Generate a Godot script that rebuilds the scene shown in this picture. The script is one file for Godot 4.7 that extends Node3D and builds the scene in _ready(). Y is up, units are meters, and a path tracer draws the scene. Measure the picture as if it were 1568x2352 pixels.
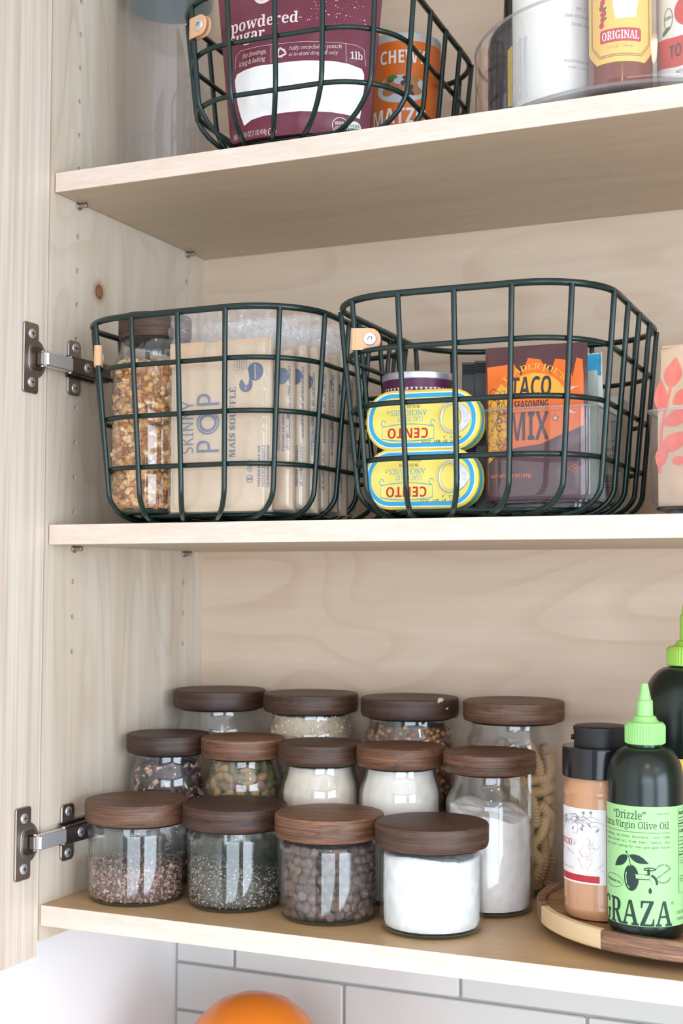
extends Node3D
# A kitchen wall cabinet with its door open: three birch shelves of baskets, jars and bottles.
# Axes: x to the right along the shelves, y up, z out of the cabinet towards the room; metres.
# Origin: front left corner of the cabinet floor's top face.

const SHELF_A := 0.6529      # top of the upper shelf
const SHELF_B := 0.3339      # top of the middle shelf
const DEPTH := 0.2816        # inside depth of the cabinet
const THICK := 0.0177        # board thickness
const WIDE := 1.10           # inside width of the cabinet

var rng := RandomNumberGenerator.new()
var taken := {}
var M := {}                  # materials by name
var FONTS := {}
var cache := {}

# ------------------------------------------------------------------ mesh builder
class MB:
	var v := PackedVector3Array()
	var n := PackedVector3Array()
	var t := PackedVector2Array()
	var c := PackedColorArray()
	var i := PackedInt32Array()

	func add(pv: PackedVector3Array, pt: PackedVector2Array, pi: PackedInt32Array, col := Color.WHITE, fix := true) -> void:
		var mid := Vector3.ZERO
		for p in pv:
			mid += p
		mid /= maxf(1.0, pv.size())
		var nn := PackedVector3Array()
		nn.resize(pv.size())
		var vol := 0.0
		for k in range(0, pi.size(), 3):
			var a := pv[pi[k]]
			var b := pv[pi[k + 1]]
			var d := pv[pi[k + 2]]
			var f := (d - a).cross(b - a)
			vol += (a - mid).dot(f)
			nn[pi[k]] += f
			nn[pi[k + 1]] += f
			nn[pi[k + 2]] += f
		var flip := fix and vol < 0.0
		var o := v.size()
		for k in pv.size():
			var q := nn[k].normalized()
			n.push_back(-q if flip else q)
			c.push_back(col)
		v.append_array(pv)
		if pt.size() == pv.size():
			t.append_array(pt)
		else:
			for k in pv.size():
				t.push_back(Vector2(pv[k].x, pv[k].y))
		for k in range(0, pi.size(), 3):
			i.push_back(o + pi[k])
			i.push_back(o + (pi[k + 2] if flip else pi[k + 1]))
			i.push_back(o + (pi[k + 1] if flip else pi[k + 2]))

	func append(m: MB, x: Transform3D, col := Color.WHITE) -> void:
		var o := v.size()
		for k in m.v.size():
			v.push_back(x * m.v[k])
			n.push_back((x.basis * m.n[k]).normalized())
			t.push_back(m.t[k])
			c.push_back(m.c[k] * col)
		var mirrored := x.basis.determinant() < 0.0
		for k in range(0, m.i.size(), 3):
			i.push_back(o + m.i[k])
			i.push_back(o + (m.i[k + 2] if mirrored else m.i[k + 1]))
			i.push_back(o + (m.i[k + 1] if mirrored else m.i[k + 2]))

	func mesh() -> ArrayMesh:
		var a := []
		a.resize(Mesh.ARRAY_MAX)
		a[Mesh.ARRAY_VERTEX] = v
		a[Mesh.ARRAY_NORMAL] = n
		a[Mesh.ARRAY_TEX_UV] = t
		a[Mesh.ARRAY_COLOR] = c
		a[Mesh.ARRAY_INDEX] = i
		var m := ArrayMesh.new()
		m.add_surface_from_arrays(Mesh.PRIMITIVE_TRIANGLES, a)
		return m

	# a grid of points, rows x cols, shared vertices so that it shades smooth
	func grid(p: PackedVector3Array, rows: int, cols: int, wrap := false, uv := PackedVector2Array(), col := Color.WHITE, fix := true) -> void:
		var pi := PackedInt32Array()
		for r in rows - 1:
			for s in (cols if wrap else cols - 1):
				var s2 := (s + 1) % cols
				var a := r * cols + s
				var b := r * cols + s2
				var d := (r + 1) * cols + s
				var e := (r + 1) * cols + s2
				pi.append_array(PackedInt32Array([a, b, e, a, e, d]))
		add(p, uv, pi, col, fix)

	# a grid whose faces look the way of `to`
	func sheet(p: PackedVector3Array, rows: int, cols: int, to: Vector3, col := Color.WHITE) -> void:
		var sum := Vector3.ZERO
		for r in rows - 1:
			for s in cols - 1:
				var a := p[r * cols + s]
				sum += (p[(r + 1) * cols + s + 1] - a).cross(p[r * cols + s + 1] - a)
		var q := p
		if sum.dot(to) < 0.0:
			q = PackedVector3Array()
			for r in rows:
				for s in cols:
					q.push_back(p[r * cols + cols - 1 - s])
		grid(q, rows, cols, false, PackedVector2Array(), col, false)

	# turn a profile of (radius, height) about the y axis; corners sharper than 40 degrees stay sharp
	func lathe(prof: Array, seg := 48, at := Vector3.ZERO, col := Color.WHITE) -> void:
		var runs := [[prof[0]]]
		for k in range(1, prof.size()):
			runs[-1].append(prof[k])
			if k < prof.size() - 1:
				var d1: Vector2 = (prof[k] - prof[k - 1])
				var d2: Vector2 = (prof[k + 1] - prof[k])
				if absf(d1.angle_to(d2)) > 0.7:
					runs.append([prof[k]])
		# the whole is oriented once: collect, then add run by run with a common turn
		var area := 0.0
		for k in prof.size():
			var p: Vector2 = prof[k]
			var q: Vector2 = prof[(k + 1) % prof.size()]
			area += p.x * q.y - q.x * p.y
		var back := area > 0.0
		for run in runs:
			var rr: Array = run
			var pts := PackedVector3Array()
			var uv := PackedVector2Array()
			for p: Vector2 in rr:
				for s in seg + 1:
					var an := TAU * s / seg
					pts.push_back(at + Vector3(p.x * sin(an), p.y, p.x * cos(an)))
					uv.push_back(Vector2(float(s) / seg, p.y))
			var pi := PackedInt32Array()
			for r in rr.size() - 1:
				for s in seg:
					var a := r * (seg + 1) + s
					var b := a + 1
					var d := a + seg + 1
					var e := d + 1
					if back:
						pi.append_array(PackedInt32Array([a, d, e, a, e, b]))
					else:
						pi.append_array(PackedInt32Array([a, b, e, a, e, d]))
			add(pts, uv, pi, col, false)

	# a round bar along a path
	func tube(path: PackedVector3Array, r: float, sides := 8, closed := false, col := Color.WHITE, radii := PackedFloat32Array()) -> void:
		var m := path.size()
		var pts := PackedVector3Array()
		var side := Vector3.ZERO
		var uv := PackedVector2Array()
		for k in m:
			var fwd: Vector3
			if closed:
				fwd = path[(k + 1) % m] - path[(k + m - 1) % m]
			else:
				fwd = path[mini(k + 1, m - 1)] - path[maxi(k - 1, 0)]
			fwd = fwd.normalized()
			if side == Vector3.ZERO:
				side = fwd.cross(Vector3.UP if absf(fwd.y) < 0.9 else Vector3.RIGHT).normalized()
			side = (side - fwd * side.dot(fwd)).normalized()
			var up := fwd.cross(side)
			var rad := radii[k] if radii.size() == m else r
			for s in sides:
				var an := TAU * s / sides
				pts.push_back(path[k] + (side * cos(an) + up * sin(an)) * rad)
				uv.push_back(Vector2(float(s) / sides, k * 0.01))
		if closed:
			for s in sides:
				pts.push_back(pts[s])
				uv.push_back(uv[s])
			grid(pts, m + 1, sides, true, uv, col)
		else:
			var o := pts.size()
			pts.push_back(path[0])
			uv.push_back(Vector2.ZERO)
			pts.push_back(path[m - 1])
			uv.push_back(Vector2.ZERO)
			var pi := PackedInt32Array()
			for k in m - 1:
				for s in sides:
					var s2 := (s + 1) % sides
					var a := k * sides + s
					var b := k * sides + s2
					pi.append_array(PackedInt32Array([a, b, b + sides, a, b + sides, a + sides]))
			for s in sides:
				var s2 := (s + 1) % sides
				pi.append_array(PackedInt32Array([o, s2, s, o + 1, (m - 1) * sides + s, (m - 1) * sides + s2]))
			add(pts, uv, pi, col)

	# a box with chamfered edges; grain = the axis that the texture's u runs along
	func box(lo: Vector3, hi: Vector3, bev := 0.0008, grain := 0, col := Color.WHITE) -> void:
		var ctr := (lo + hi) / 2.0
		var h := (hi - lo) / 2.0
		bev = minf(bev, minf(h.x, minf(h.y, h.z)) * 0.9)
		for ax in 3:
			for sg in [-1.0, 1.0]:
				var p := (ax + 1) % 3
				var q := (ax + 2) % 3
				var quad := PackedVector3Array()
				var uv := PackedVector2Array()
				for k in [[-1, -1], [1, -1], [1, 1], [-1, 1]]:
					var w := Vector3.ZERO
					w[ax] = h[ax] * sg
					w[p] = (h[p] - bev) * k[0]
					w[q] = (h[q] - bev) * k[1]
					w += ctr
					quad.push_back(w)
					uv.push_back(Vector2(w[q], w[p]) if q == grain else Vector2(w[p], w[q]))
				_quad(quad, uv, ctr, col)
		if bev <= 0.0:
			return
		for ax in 3:      # edges along ax
			var p := (ax + 1) % 3
			var q := (ax + 2) % 3
			for sp in [-1.0, 1.0]:
				for sq in [-1.0, 1.0]:
					var quad := PackedVector3Array()
					var uv := PackedVector2Array()
					for k in [[-1, 0], [1, 0], [1, 1], [-1, 1]]:
						var w := Vector3.ZERO
						w[ax] = (h[ax] - bev) * k[0]
						w[p] = (h[p] - (bev if k[1] == 1 else 0.0)) * sp
						w[q] = (h[q] - (0.0 if k[1] == 1 else bev)) * sq
						w += ctr
						quad.push_back(w)
						uv.push_back(Vector2(w[q], w[p]) if q == grain else Vector2(w[p], w[q]) if p == grain else Vector2(w[ax], w[p]))
					_quad(quad, uv, ctr, col)

	func _quad(q: PackedVector3Array, uv: PackedVector2Array, ctr: Vector3, col: Color) -> void:
		var f := (q[2] - q[0]).cross(q[1] - q[0])
		var out := f.dot((q[0] + q[2]) / 2.0 - ctr) > 0.0
		add(q, uv, PackedInt32Array([0, 1, 2, 0, 2, 3]) if out else PackedInt32Array([0, 2, 1, 0, 3, 2]), col, false)

	# a flat outline (counter-clockwise in x,y) pushed along z, edges rounded by bev
	func extrude(poly: PackedVector2Array, z0: float, z1: float, bev := 0.0, x := Transform3D.IDENTITY, col := Color.WHITE) -> void:
		var m := poly.size()
		var ins := PackedVector2Array()
		for k in m:
			var a := poly[(k + m - 1) % m]
			var b := poly[(k + 1) % m]
			var nrm := (b - a).normalized().orthogonal()
			ins.push_back(poly[k] + nrm * bev)
		if bev > 0.0 and absf(_area(ins)) > absf(_area(poly)):
			for k in m:
				ins[k] = poly[k] * 2.0 - ins[k]
		var rows := [[poly, z0], [poly, z1]]
		if bev > 0.0:
			var half := PackedVector2Array()
			for k in m:
				half.push_back(poly[k].lerp(ins[k], 0.3))
			rows = [[ins, z0], [half, z0 + bev * 0.3], [poly, z0 + bev], [poly, z1 - bev], [half, z1 - bev * 0.3], [ins, z1]]
		var pts := PackedVector3Array()
		for r in rows:
			var pl: PackedVector2Array = r[0]
			for k in m:
				pts.push_back(x * Vector3(pl[k].x, pl[k].y, r[1]))
		grid(pts, rows.size(), m, true, PackedVector2Array(), col)
		var tri := Geometry2D.triangulate_polygon(ins if bev > 0.0 else poly)
		var mid := x * Vector3(poly[0].x, poly[0].y, (z0 + z1) / 2.0)
		for e in [z0, z1]:
			var cp := PackedVector3Array()
			for k in m:
				var q := ins[k] if bev > 0.0 else poly[k]
				cp.push_back(x * Vector3(q.x, q.y, e))
			var f := Vector3.ZERO
			for k in range(0, tri.size(), 3):
				f += (cp[tri[k + 2]] - cp[tri[k]]).cross(cp[tri[k + 1]] - cp[tri[k]])
			var outw := x.basis.z * (1.0 if e == z1 else -1.0)
			if f.dot(outw) < 0.0:
				var t2 := tri.duplicate()
				for k in range(0, tri.size(), 3):
					t2[k + 1] = tri[k + 2]
					t2[k + 2] = tri[k + 1]
				add(cp, PackedVector2Array(), t2, col, false)
			else:
				add(cp, PackedVector2Array(), tri, col, false)

	func _area(p: PackedVector2Array) -> float:
		var s := 0.0
		for k in p.size():
			s += p[k].cross(p[(k + 1) % p.size()])
		return s / 2.0

# ------------------------------------------------------------------ nodes
func numbered(called: String) -> String:
	taken[called] = taken.get(called, -1) + 1
	return called if taken[called] == 0 else "%s_%03d" % [called, taken[called]]

func tag(o: Node, label: String, category: String, group := "", kind := "") -> void:
	o.set_meta("label", label)
	o.set_meta("category", category)
	if group:
		o.set_meta("group", group)
	if kind:
		o.set_meta("kind", kind)

func thing(called: String, label: String, category: String, at := Vector3.ZERO, turn := 0.0, group := "") -> Node3D:
	var o := Node3D.new()
	o.name = numbered(called)
	add_child(o)
	o.position = at
	o.rotation.y = turn
	tag(o, label, category, group)
	return o

func part(called: String, mb: MB, mat: Material, parent: Node3D = null, label := "") -> MeshInstance3D:
	return part_mesh(called, mb.mesh(), mat, parent, label)

func part_mesh(called: String, mesh: Mesh, mat: Material, parent: Node3D = null, label := "") -> MeshInstance3D:
	var o := MeshInstance3D.new()
	o.mesh = mesh
	o.material_override = mat
	o.cast_shadow = GeometryInstance3D.SHADOW_CASTING_SETTING_ON
	if parent:
		var key := str(parent.get_instance_id()) + called
		taken[key] = taken.get(key, -1) + 1
		o.name = called if taken[key] == 0 else "%s_%03d" % [called, taken[key]]
		parent.add_child(o, true)
	else:
		o.name = numbered(called)
		add_child(o)
	if label:
		o.set_meta("label", label)
	return o

func struct(called: String, mb: MB, mat: Material, label := "") -> MeshInstance3D:
	var o := part(called, mb, mat)
	o.set_meta("kind", "structure")
	if label:
		o.set_meta("label", label)
	return o

# ------------------------------------------------------------------ materials and textures
func flat(col: Color, rough := 0.5, metal := 0.0) -> StandardMaterial3D:
	var m := StandardMaterial3D.new()
	m.albedo_color = col
	m.roughness = rough
	m.metallic = metal
	return m

func rgb(r: float, g: float, b: float, a := 255.0) -> Color:
	return Color(r / 255.0, g / 255.0, b / 255.0, a / 255.0)

func pane(col: Color, rough := 0.03) -> StandardMaterial3D:
	var m := flat(col, rough)
	m.transparency = BaseMaterial3D.TRANSPARENCY_ALPHA
	return m

func tinted(rough := 0.6) -> StandardMaterial3D:
	var m := flat(Color.WHITE, rough)
	m.vertex_color_use_as_albedo = true
	return m

func noise_bytes(w: int, h: int, sx: int, sy: int, seed_: int, freq: float, oct := 3) -> PackedByteArray:
	var f := FastNoiseLite.new()
	f.noise_type = FastNoiseLite.TYPE_SIMPLEX_SMOOTH
	f.seed = seed_
	f.frequency = freq
	f.fractal_octaves = oct
	var im := f.get_seamless_image(maxi(8, w / sx), maxi(8, h / sy), false, false, 0.2, true)
	im.convert(Image.FORMAT_L8)
	im.resize(w, h, Image.INTERPOLATE_CUBIC)
	return im.get_data()

# wood whose grain runs along u: fine streaks, broad streaks and the thin lines of the figure
func wood(seed_: int, w: int, h: int, pale: Color, dark: Color, fine: float, broad: float, lines: float, rings: float, fsx := 24, ringx := 3, ring_freq := 0.006) -> ImageTexture:
	var a := noise_bytes(w, h, fsx, 1, seed_, 0.09, 3)
	var b := noise_bytes(w, h, 12, 1, seed_ + 7, 0.02, 2)
	var g := noise_bytes(w, h, ringx, 1, seed_ + 13, ring_freq, 2)
	var k2 := noise_bytes(w, h, 4, 2, seed_ + 19, 0.012, 2)
	var out := PackedByteArray()
	out.resize(w * h * 3)
	var pr := pale.r * 255.0
	var pg := pale.g * 255.0
	var pb := pale.b * 255.0
	var dr := dark.r * 255.0 - pr
	var dg := dark.g * 255.0 - pg
	var db := dark.b * 255.0 - pb
	for k in w * h:
		var x := fine * (a[k] / 255.0 - 0.35) + broad * (b[k] / 255.0 - 0.3)
		if lines > 0.0:
			var q := fposmod(g[k] / 255.0 * rings, 1.0)
			x += lines * (smoothstep(0.55, 0.93, q) - smoothstep(0.93, 1.0, q)) * (k2[k] / 255.0)
		x = clampf(x, -0.25, 1.0)
		out[k * 3] = int(clampf(pr + dr * x, 0.0, 255.0))
		out[k * 3 + 1] = int(clampf(pg + dg * x, 0.0, 255.0))
		out[k * 3 + 2] = int(clampf(pb + db * x, 0.0, 255.0))
	return ImageTexture.create_from_image(Image.create_from_data(w, h, false, Image.FORMAT_RGB8, out))

func textured(t: Texture2D, rough: float, us: float, vs: float, ou := 0.0, ov := 0.0) -> StandardMaterial3D:
	var m := flat(Color.WHITE, rough)
	m.albedo_texture = t
	m.uv1_scale = Vector3(us, vs, 1)
	m.uv1_offset = Vector3(ou, ov, 0)
	return m

func walnut(t: Texture2D, tint: Color, off: Vector3) -> StandardMaterial3D:
	var m := flat(tint, 0.5)
	m.albedo_texture = t
	m.uv1_triplanar = true
	m.uv1_scale = Vector3(7, 14, 14)
	m.uv1_offset = off
	return m

func make_materials() -> void:
	var birch_back := wood(11, 1024, 1024, rgb(223, 200, 177), rgb(174, 136, 102), 0.10, 0.16, 0.22, 5.0, 24, 3, 0.003)
	M.back = textured(birch_back, 0.5, 1.6, 1.6, 0.35, 0.2)
	var birch_side := side_texture()
	M.side = textured(birch_side, 0.5, 0.9, 3.0, 0.05, 0.95)
	var birch_shelf := wood(31, 1024, 512, rgb(200, 165, 122), rgb(156, 116, 74), 0.16, 0.22, 0.18, 5.0)
	M.bottom = textured(birch_shelf, 0.4, 1.6, 3.2)
	var birch_pale := wood(33, 1024, 512, rgb(204, 186, 160), rgb(168, 140, 108), 0.16, 0.22, 0.14, 5.0)
	M.shelf = textured(birch_pale, 0.42, 1.6, 3.2)
	var band := wood(41, 1024, 256, rgb(232, 215, 200), rgb(200, 170, 146), 0.34, 0.22, 0.0, 1.0, 10)
	M.band = textured(band, 0.5, 4.0, 14.0)
	var lam := wood(51, 1024, 1024, rgb(229, 216, 201), rgb(178, 150, 126), 0.36, 0.46, 0.0, 1.0, 40)
	M.door = textured(lam, 0.5, 1.2, 4.0, 0.1, 0.3)
	M.door_edge = textured(band, 0.5, 4.0, 30.0, 0.2, 0.4)
	var wal := wood(61, 512, 512, rgb(122, 88, 66), rgb(42, 27, 21), 0.70, 0.70, 0.45, 6.0, 16)
	M.lids = []
	for k in 6:
		var tint: Color = [Color(1.0, 0.98, 0.96), Color(0.80, 0.78, 0.78), Color(1.14, 1.10, 1.05), Color(0.68, 0.65, 0.66), Color(1.06, 0.98, 0.92), Color(0.85, 0.82, 0.80)][k]
		M.lids.append(walnut(wal, tint, Vector3(0.13 * k, 0.37 * k, 0.71 * k)))
	M.walnut = walnut(wal, rgb(255, 255, 255), Vector3(0.3, 0.1, 0.6))
	M.walnut.albedo_color = Color(1.32, 1.34, 1.36)
	var maple := wood(71, 512, 256, rgb(232, 204, 160), rgb(190, 146, 96), 0.35, 0.4, 0.0, 1.0, 16)
	M.maple = walnut(maple, Color.WHITE, Vector3.ZERO)
	var acacia := wood(81, 512, 256, rgb(176, 132, 90), rgb(96, 60, 36), 0.5, 0.5, 0.0, 1.0, 16)
	M.acacia = walnut(acacia, Color.WHITE, Vector3.ZERO)
	M.wire = flat(rgb(10, 38, 34), 0.27)
	M.leather = flat(rgb(226, 176, 136), 0.7)
	M.rivet = flat(rgb(214, 214, 216), 0.3, 0.7)
	M.nickel = flat(rgb(178, 168, 158), 0.38, 1.0)
	M.chrome = flat(rgb(236, 237, 240), 0.42, 0.85)
	M.dark_metal = flat(rgb(128, 118, 110), 0.32, 1.0)
	M.tin_metal = flat(rgb(222, 224, 228), 0.34, 0.75)
	M.glass = pane(Color(0.80, 0.90, 0.87, 0.016), 0.02)
	M.canister = pane(Color(0.74, 0.74, 0.78, 0.045), 0.02)
	M.glass_base = pane(Color(0.30, 0.36, 0.31, 0.42), 0.06)
	M.gasket = flat(rgb(34, 33, 32), 0.4)
	M.film = pane(Color(0.92, 0.92, 0.94, 0.10), 0.07)
	M.clear = pane(Color(0.92, 0.93, 0.95, 0.05), 0.03)
	M.smoky = pane(Color(0.52, 0.50, 0.54, 0.11), 0.04)
	M.smoky_edge = pane(Color(0.22, 0.21, 0.24, 0.7), 0.08)
	M.clear_edge = pane(Color(0.7, 0.7, 0.72, 0.35), 0.05)
	M.kraft = flat(rgb(211, 188, 158), 0.8)
	M.kraft_dark = flat(rgb(182, 148, 112), 0.8)
	M.white_wall = flat(rgb(246, 246, 247), 0.6)
	M.room_wall = flat(rgb(128, 124, 118), 0.7)
	M.grout = flat(rgb(164, 166, 166), 0.9)
	M.hole = flat(rgb(60, 48, 38), 0.9)
	M.floor = textured(acacia, 0.5, 0.8, 2.0)
	M.mixed = tinted(0.6)
	M.mixed_gloss = tinted(0.35)
	M.powder = tinted(0.95)
	for k in {"navy": [74, 86, 120], "slate": [104, 114, 142], "white": [242, 240, 236], "red": [196, 44, 52], "black": [34, 34, 36], "cream": [236, 224, 196], "dark_green": [22, 52, 44], "lime": [166, 218, 148], "orange": [232, 110, 30], "yellow": [244, 208, 84], "teal": [96, 140, 150], "coral": [232, 120, 104], "grey": [150, 150, 152], "cyan": [52, 168, 214], "blush": [226, 190, 176], "brown": [84, 58, 56], "mauve": [206, 150, 172], "green": [70, 120, 66], "pink": [212, 96, 160]}:
		var q: Array = {"navy": [74, 86, 120], "slate": [104, 114, 142], "white": [242, 240, 236], "red": [196, 44, 52], "black": [34, 34, 36], "cream": [236, 224, 196], "dark_green": [22, 52, 44], "lime": [166, 218, 148], "orange": [232, 110, 30], "yellow": [244, 208, 84], "teal": [96, 140, 150], "coral": [232, 120, 104], "grey": [150, 150, 152], "cyan": [52, 168, 214], "blush": [226, 190, 176], "brown": [84, 58, 56], "mauve": [206, 150, 172], "green": [70, 120, 66], "pink": [212, 96, 160]}[k]
		M["ink_" + k] = flat(rgb(q[0], q[1], q[2]), 0.5)
	for f in [["sans", "Droid Sans", 400], ["sansb", "Droid Sans", 700], ["serif", "Droid Serif", 400], ["serifb", "Droid Serif", 700], ["mono", "Droid Sans Mono", 400]]:
		var sf := SystemFont.new()
		sf.font_names = PackedStringArray([f[1]])
		sf.font_weight = f[2]
		FONTS[f[0]] = sf

# vertical-grain birch for the side panel: u = height (1.11 m), v = depth (0.333 m), with its knot
func side_texture() -> ImageTexture:
	var t := wood(21, 1024, 512, rgb(219, 206, 189), rgb(170, 140, 110), 0.16, 0.30, 0.22, 5.0, 30, 4)
	var im := t.get_image()
	var kx := int(fposmod(0.559 * 0.9 + 0.05, 1.0) * 1024.0)
	var ky := int(fposmod(-0.079 * 3.0 + 0.95, 1.0) * 512.0)
	for dy in range(-40, 41):
		for dx in range(-30, 31):
			var d := Vector2(dx / 5.0, dy / 7.5).length()
			if d < 4.5:
				var x := posmod(kx + dx, 1024)
				var y := posmod(ky + dy, 512)
				var w := 0.75 * exp(-d * d * 0.9) + 0.22 * exp(-pow(d - 1.6, 2.0) * 3.0) + 0.10 * exp(-d * 0.6)
				if d > 0.7 and d < 1.3:
					w += 0.5
				im.set_pixel(x, y, im.get_pixel(x, y).lerp(rgb(120, 74, 40), clampf(w, 0.0, 0.9)))
	return ImageTexture.create_from_image(im)

# ------------------------------------------------------------------ print: flat artwork laid on a surface
func rrect2(w: float, h: float, r: float, per := 6) -> PackedVector2Array:
	var out := PackedVector2Array()
	for k in 4:
		var cx: float = (w / 2 - r) * [1, -1, -1, 1][k]
		var cy: float = (h / 2 - r) * [1, 1, -1, -1][k]
		for j in per + 1:
			var an := PI / 2 * (k + float(j) / per)
			out.push_back(Vector2(cx + r * cos(an), cy + r * sin(an)))
	return out

func ellipse2(cx: float, cy: float, rx: float, ry: float, seg := 32, rot := 0.0) -> PackedVector2Array:
	var out := PackedVector2Array()
	for k in seg:
		var an := TAU * k / seg
		out.push_back(Vector2(cx, cy) + Vector2(rx * cos(an), ry * sin(an)).rotated(rot))
	return out

func leaf2(a: Vector2, b: Vector2, width: float) -> PackedVector2Array:
	var out := PackedVector2Array()
	var d := b - a
	var nrm := d.orthogonal().normalized()
	for k in 12:
		var s := k / 12.0
		out.push_back(a + d * s + nrm * width / 2 * sin(PI * pow(s, 0.85)))
	for k in 12:
		var s := 1.0 - k / 12.0
		out.push_back(a + d * s - nrm * width / 2 * sin(PI * pow(s, 0.85)))
	return out

func moved(p: PackedVector2Array, by: Vector2) -> PackedVector2Array:
	var out := PackedVector2Array()
	for q in p:
		out.push_back(q + by)
	return out

func t_poly(T: PackedVector2Array, p: PackedVector2Array) -> PackedVector2Array:
	var tri := Geometry2D.triangulate_polygon(p)
	for k in tri:
		T.push_back(p[k])
	return T

func t_rect(T: PackedVector2Array, cx: float, cy: float, w: float, h: float) -> PackedVector2Array:
	return t_poly(T, moved(PackedVector2Array([Vector2(-w / 2, -h / 2), Vector2(w / 2, -h / 2), Vector2(w / 2, h / 2), Vector2(-w / 2, h / 2)]), Vector2(cx, cy)))

func t_line(T: PackedVector2Array, p: PackedVector2Array, wd: float, closed := false) -> PackedVector2Array:
	var m := p.size()
	for k in (m if closed else m - 1):
		var a := p[k]
		var b := p[(k + 1) % m]
		var o0 := ((b - p[(k + m - 1) % m]) if (closed or k > 0) else b - a).normalized().orthogonal() * wd / 2
		var o1 := ((p[(k + 2) % m] - a) if (closed or k < m - 2) else b - a).normalized().orthogonal() * wd / 2
		T.append_array(PackedVector2Array([a - o0, a + o0, b + o1, a - o0, b + o1, b - o1]))
	return T

func arc2(cx: float, cy: float, rx: float, ry: float, a0: float, a1: float, seg := 20) -> PackedVector2Array:
	var out := PackedVector2Array()
	for k in seg + 1:
		var an := deg_to_rad(lerpf(a0, a1, float(k) / seg))
		out.push_back(Vector2(cx + rx * cos(an), cy + ry * sin(an)))
	return out

# lettering that fills a box w x h round (cx, cy); h = 0 or w = 0 keeps the shape; bend = radius of an arc (centre below)
func t_text(T: PackedVector2Array, s: String, font: String, cx: float, cy: float, w: float, h: float, rot := 0.0, shear := 0.0, bend := 0.0) -> PackedVector2Array:
	var key := font + s
	if not cache.has(key):
		var tm := TextMesh.new()
		tm.font = FONTS[font]
		tm.text = s
		tm.font_size = 64
		tm.pixel_size = 0.01
		tm.depth = 0.0
		tm.curve_step = 3.0
		var a := tm.get_mesh_arrays()
		var pv: PackedVector3Array = a[Mesh.ARRAY_VERTEX]
		var pi: PackedInt32Array = a[Mesh.ARRAY_INDEX] if a[Mesh.ARRAY_INDEX] != null else PackedInt32Array(range(pv.size()))
		var lo := Vector2(1e9, 1e9)
		var hi := -lo
		for q in pv:
			lo = lo.min(Vector2(q.x, q.y))
			hi = hi.max(Vector2(q.x, q.y))
		var tri := PackedVector2Array()
		for k in pi:
			tri.push_back(Vector2(pv[k].x, pv[k].y) - (lo + hi) / 2)
		cache[key] = [tri, hi - lo]
	var tri: PackedVector2Array = cache[key][0]
	var size: Vector2 = cache[key][1]
	if tri.is_empty():
		return T
	var sx := w / size.x
	var sy := h / size.y
	if w == 0.0:
		sx = sy
	if h == 0.0:
		sy = sx
	for q in tri:
		var p := Vector2(q.x * sx, q.y * sy)
		p.x += p.y * shear
		if bend != 0.0:
			var an := p.x / bend
			p = Vector2((bend + p.y) * sin(an), (bend + p.y) * cos(an) - bend)
		T.push_back(p.rotated(rot) + Vector2(cx, cy))
	return T

# lay triangles on a surface: map(u, v) gives the point; long edges are split so that they follow it
func ink(called: String, T: PackedVector2Array, map: Callable, mat: Material, parent: Node3D, lift := 0.00012, longest := 0.0035, label := "") -> MeshInstance3D:
	var work := T.duplicate()
	var done := PackedVector2Array()
	while not work.is_empty():
		var m := work.size()
		var a := work[m - 3]
		var b := work[m - 2]
		var c := work[m - 1]
		work.resize(m - 3)
		var ab := a.distance_squared_to(b)
		var bc := b.distance_squared_to(c)
		var ca := c.distance_squared_to(a)
		var far := maxf(ab, maxf(bc, ca))
		if far <= longest * longest:
			if (b - a).cross(c - a) > 0.0:
				done.append_array(PackedVector2Array([a, c, b]))
			else:
				done.append_array(PackedVector2Array([a, b, c]))
		elif far == ab:
			var q := (a + b) / 2
			work.append_array(PackedVector2Array([a, q, c, q, b, c]))
		elif far == bc:
			var q := (b + c) / 2
			work.append_array(PackedVector2Array([a, b, q, a, q, c]))
		else:
			var q := (c + a) / 2
			work.append_array(PackedVector2Array([a, b, q, q, b, c]))
	var mb := MB.new()
	var e := 0.0004
	var seen := {}
	for q in done:
		if not seen.has(q):
			var p: Vector3 = map.call(q.x, q.y)
			var pu: Vector3 = map.call(q.x + e, q.y)
			var pv: Vector3 = map.call(q.x, q.y + e)
			var nrm := (pu - p).cross(pv - p).normalized()
			seen[q] = mb.v.size()
			mb.v.push_back(p + nrm * lift)
			mb.n.push_back(nrm)
			mb.t.push_back(q)
			mb.c.push_back(Color.WHITE)
		mb.i.push_back(seen[q])
	return part(called, mb, mat, parent, label)

func on_plane(o: Vector3, x: Vector3, y: Vector3) -> Callable:
	return func(u: float, v: float) -> Vector3: return o + x * u + y * v

# round a standing cylinder; u runs along the circumference from the direction az (degrees from +z towards +x)
func on_round(r: float, az: float) -> Callable:
	return func(u: float, v: float) -> Vector3:
		var an := deg_to_rad(az) + u / r
		return Vector3(r * sin(an), v, r * cos(an))

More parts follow.
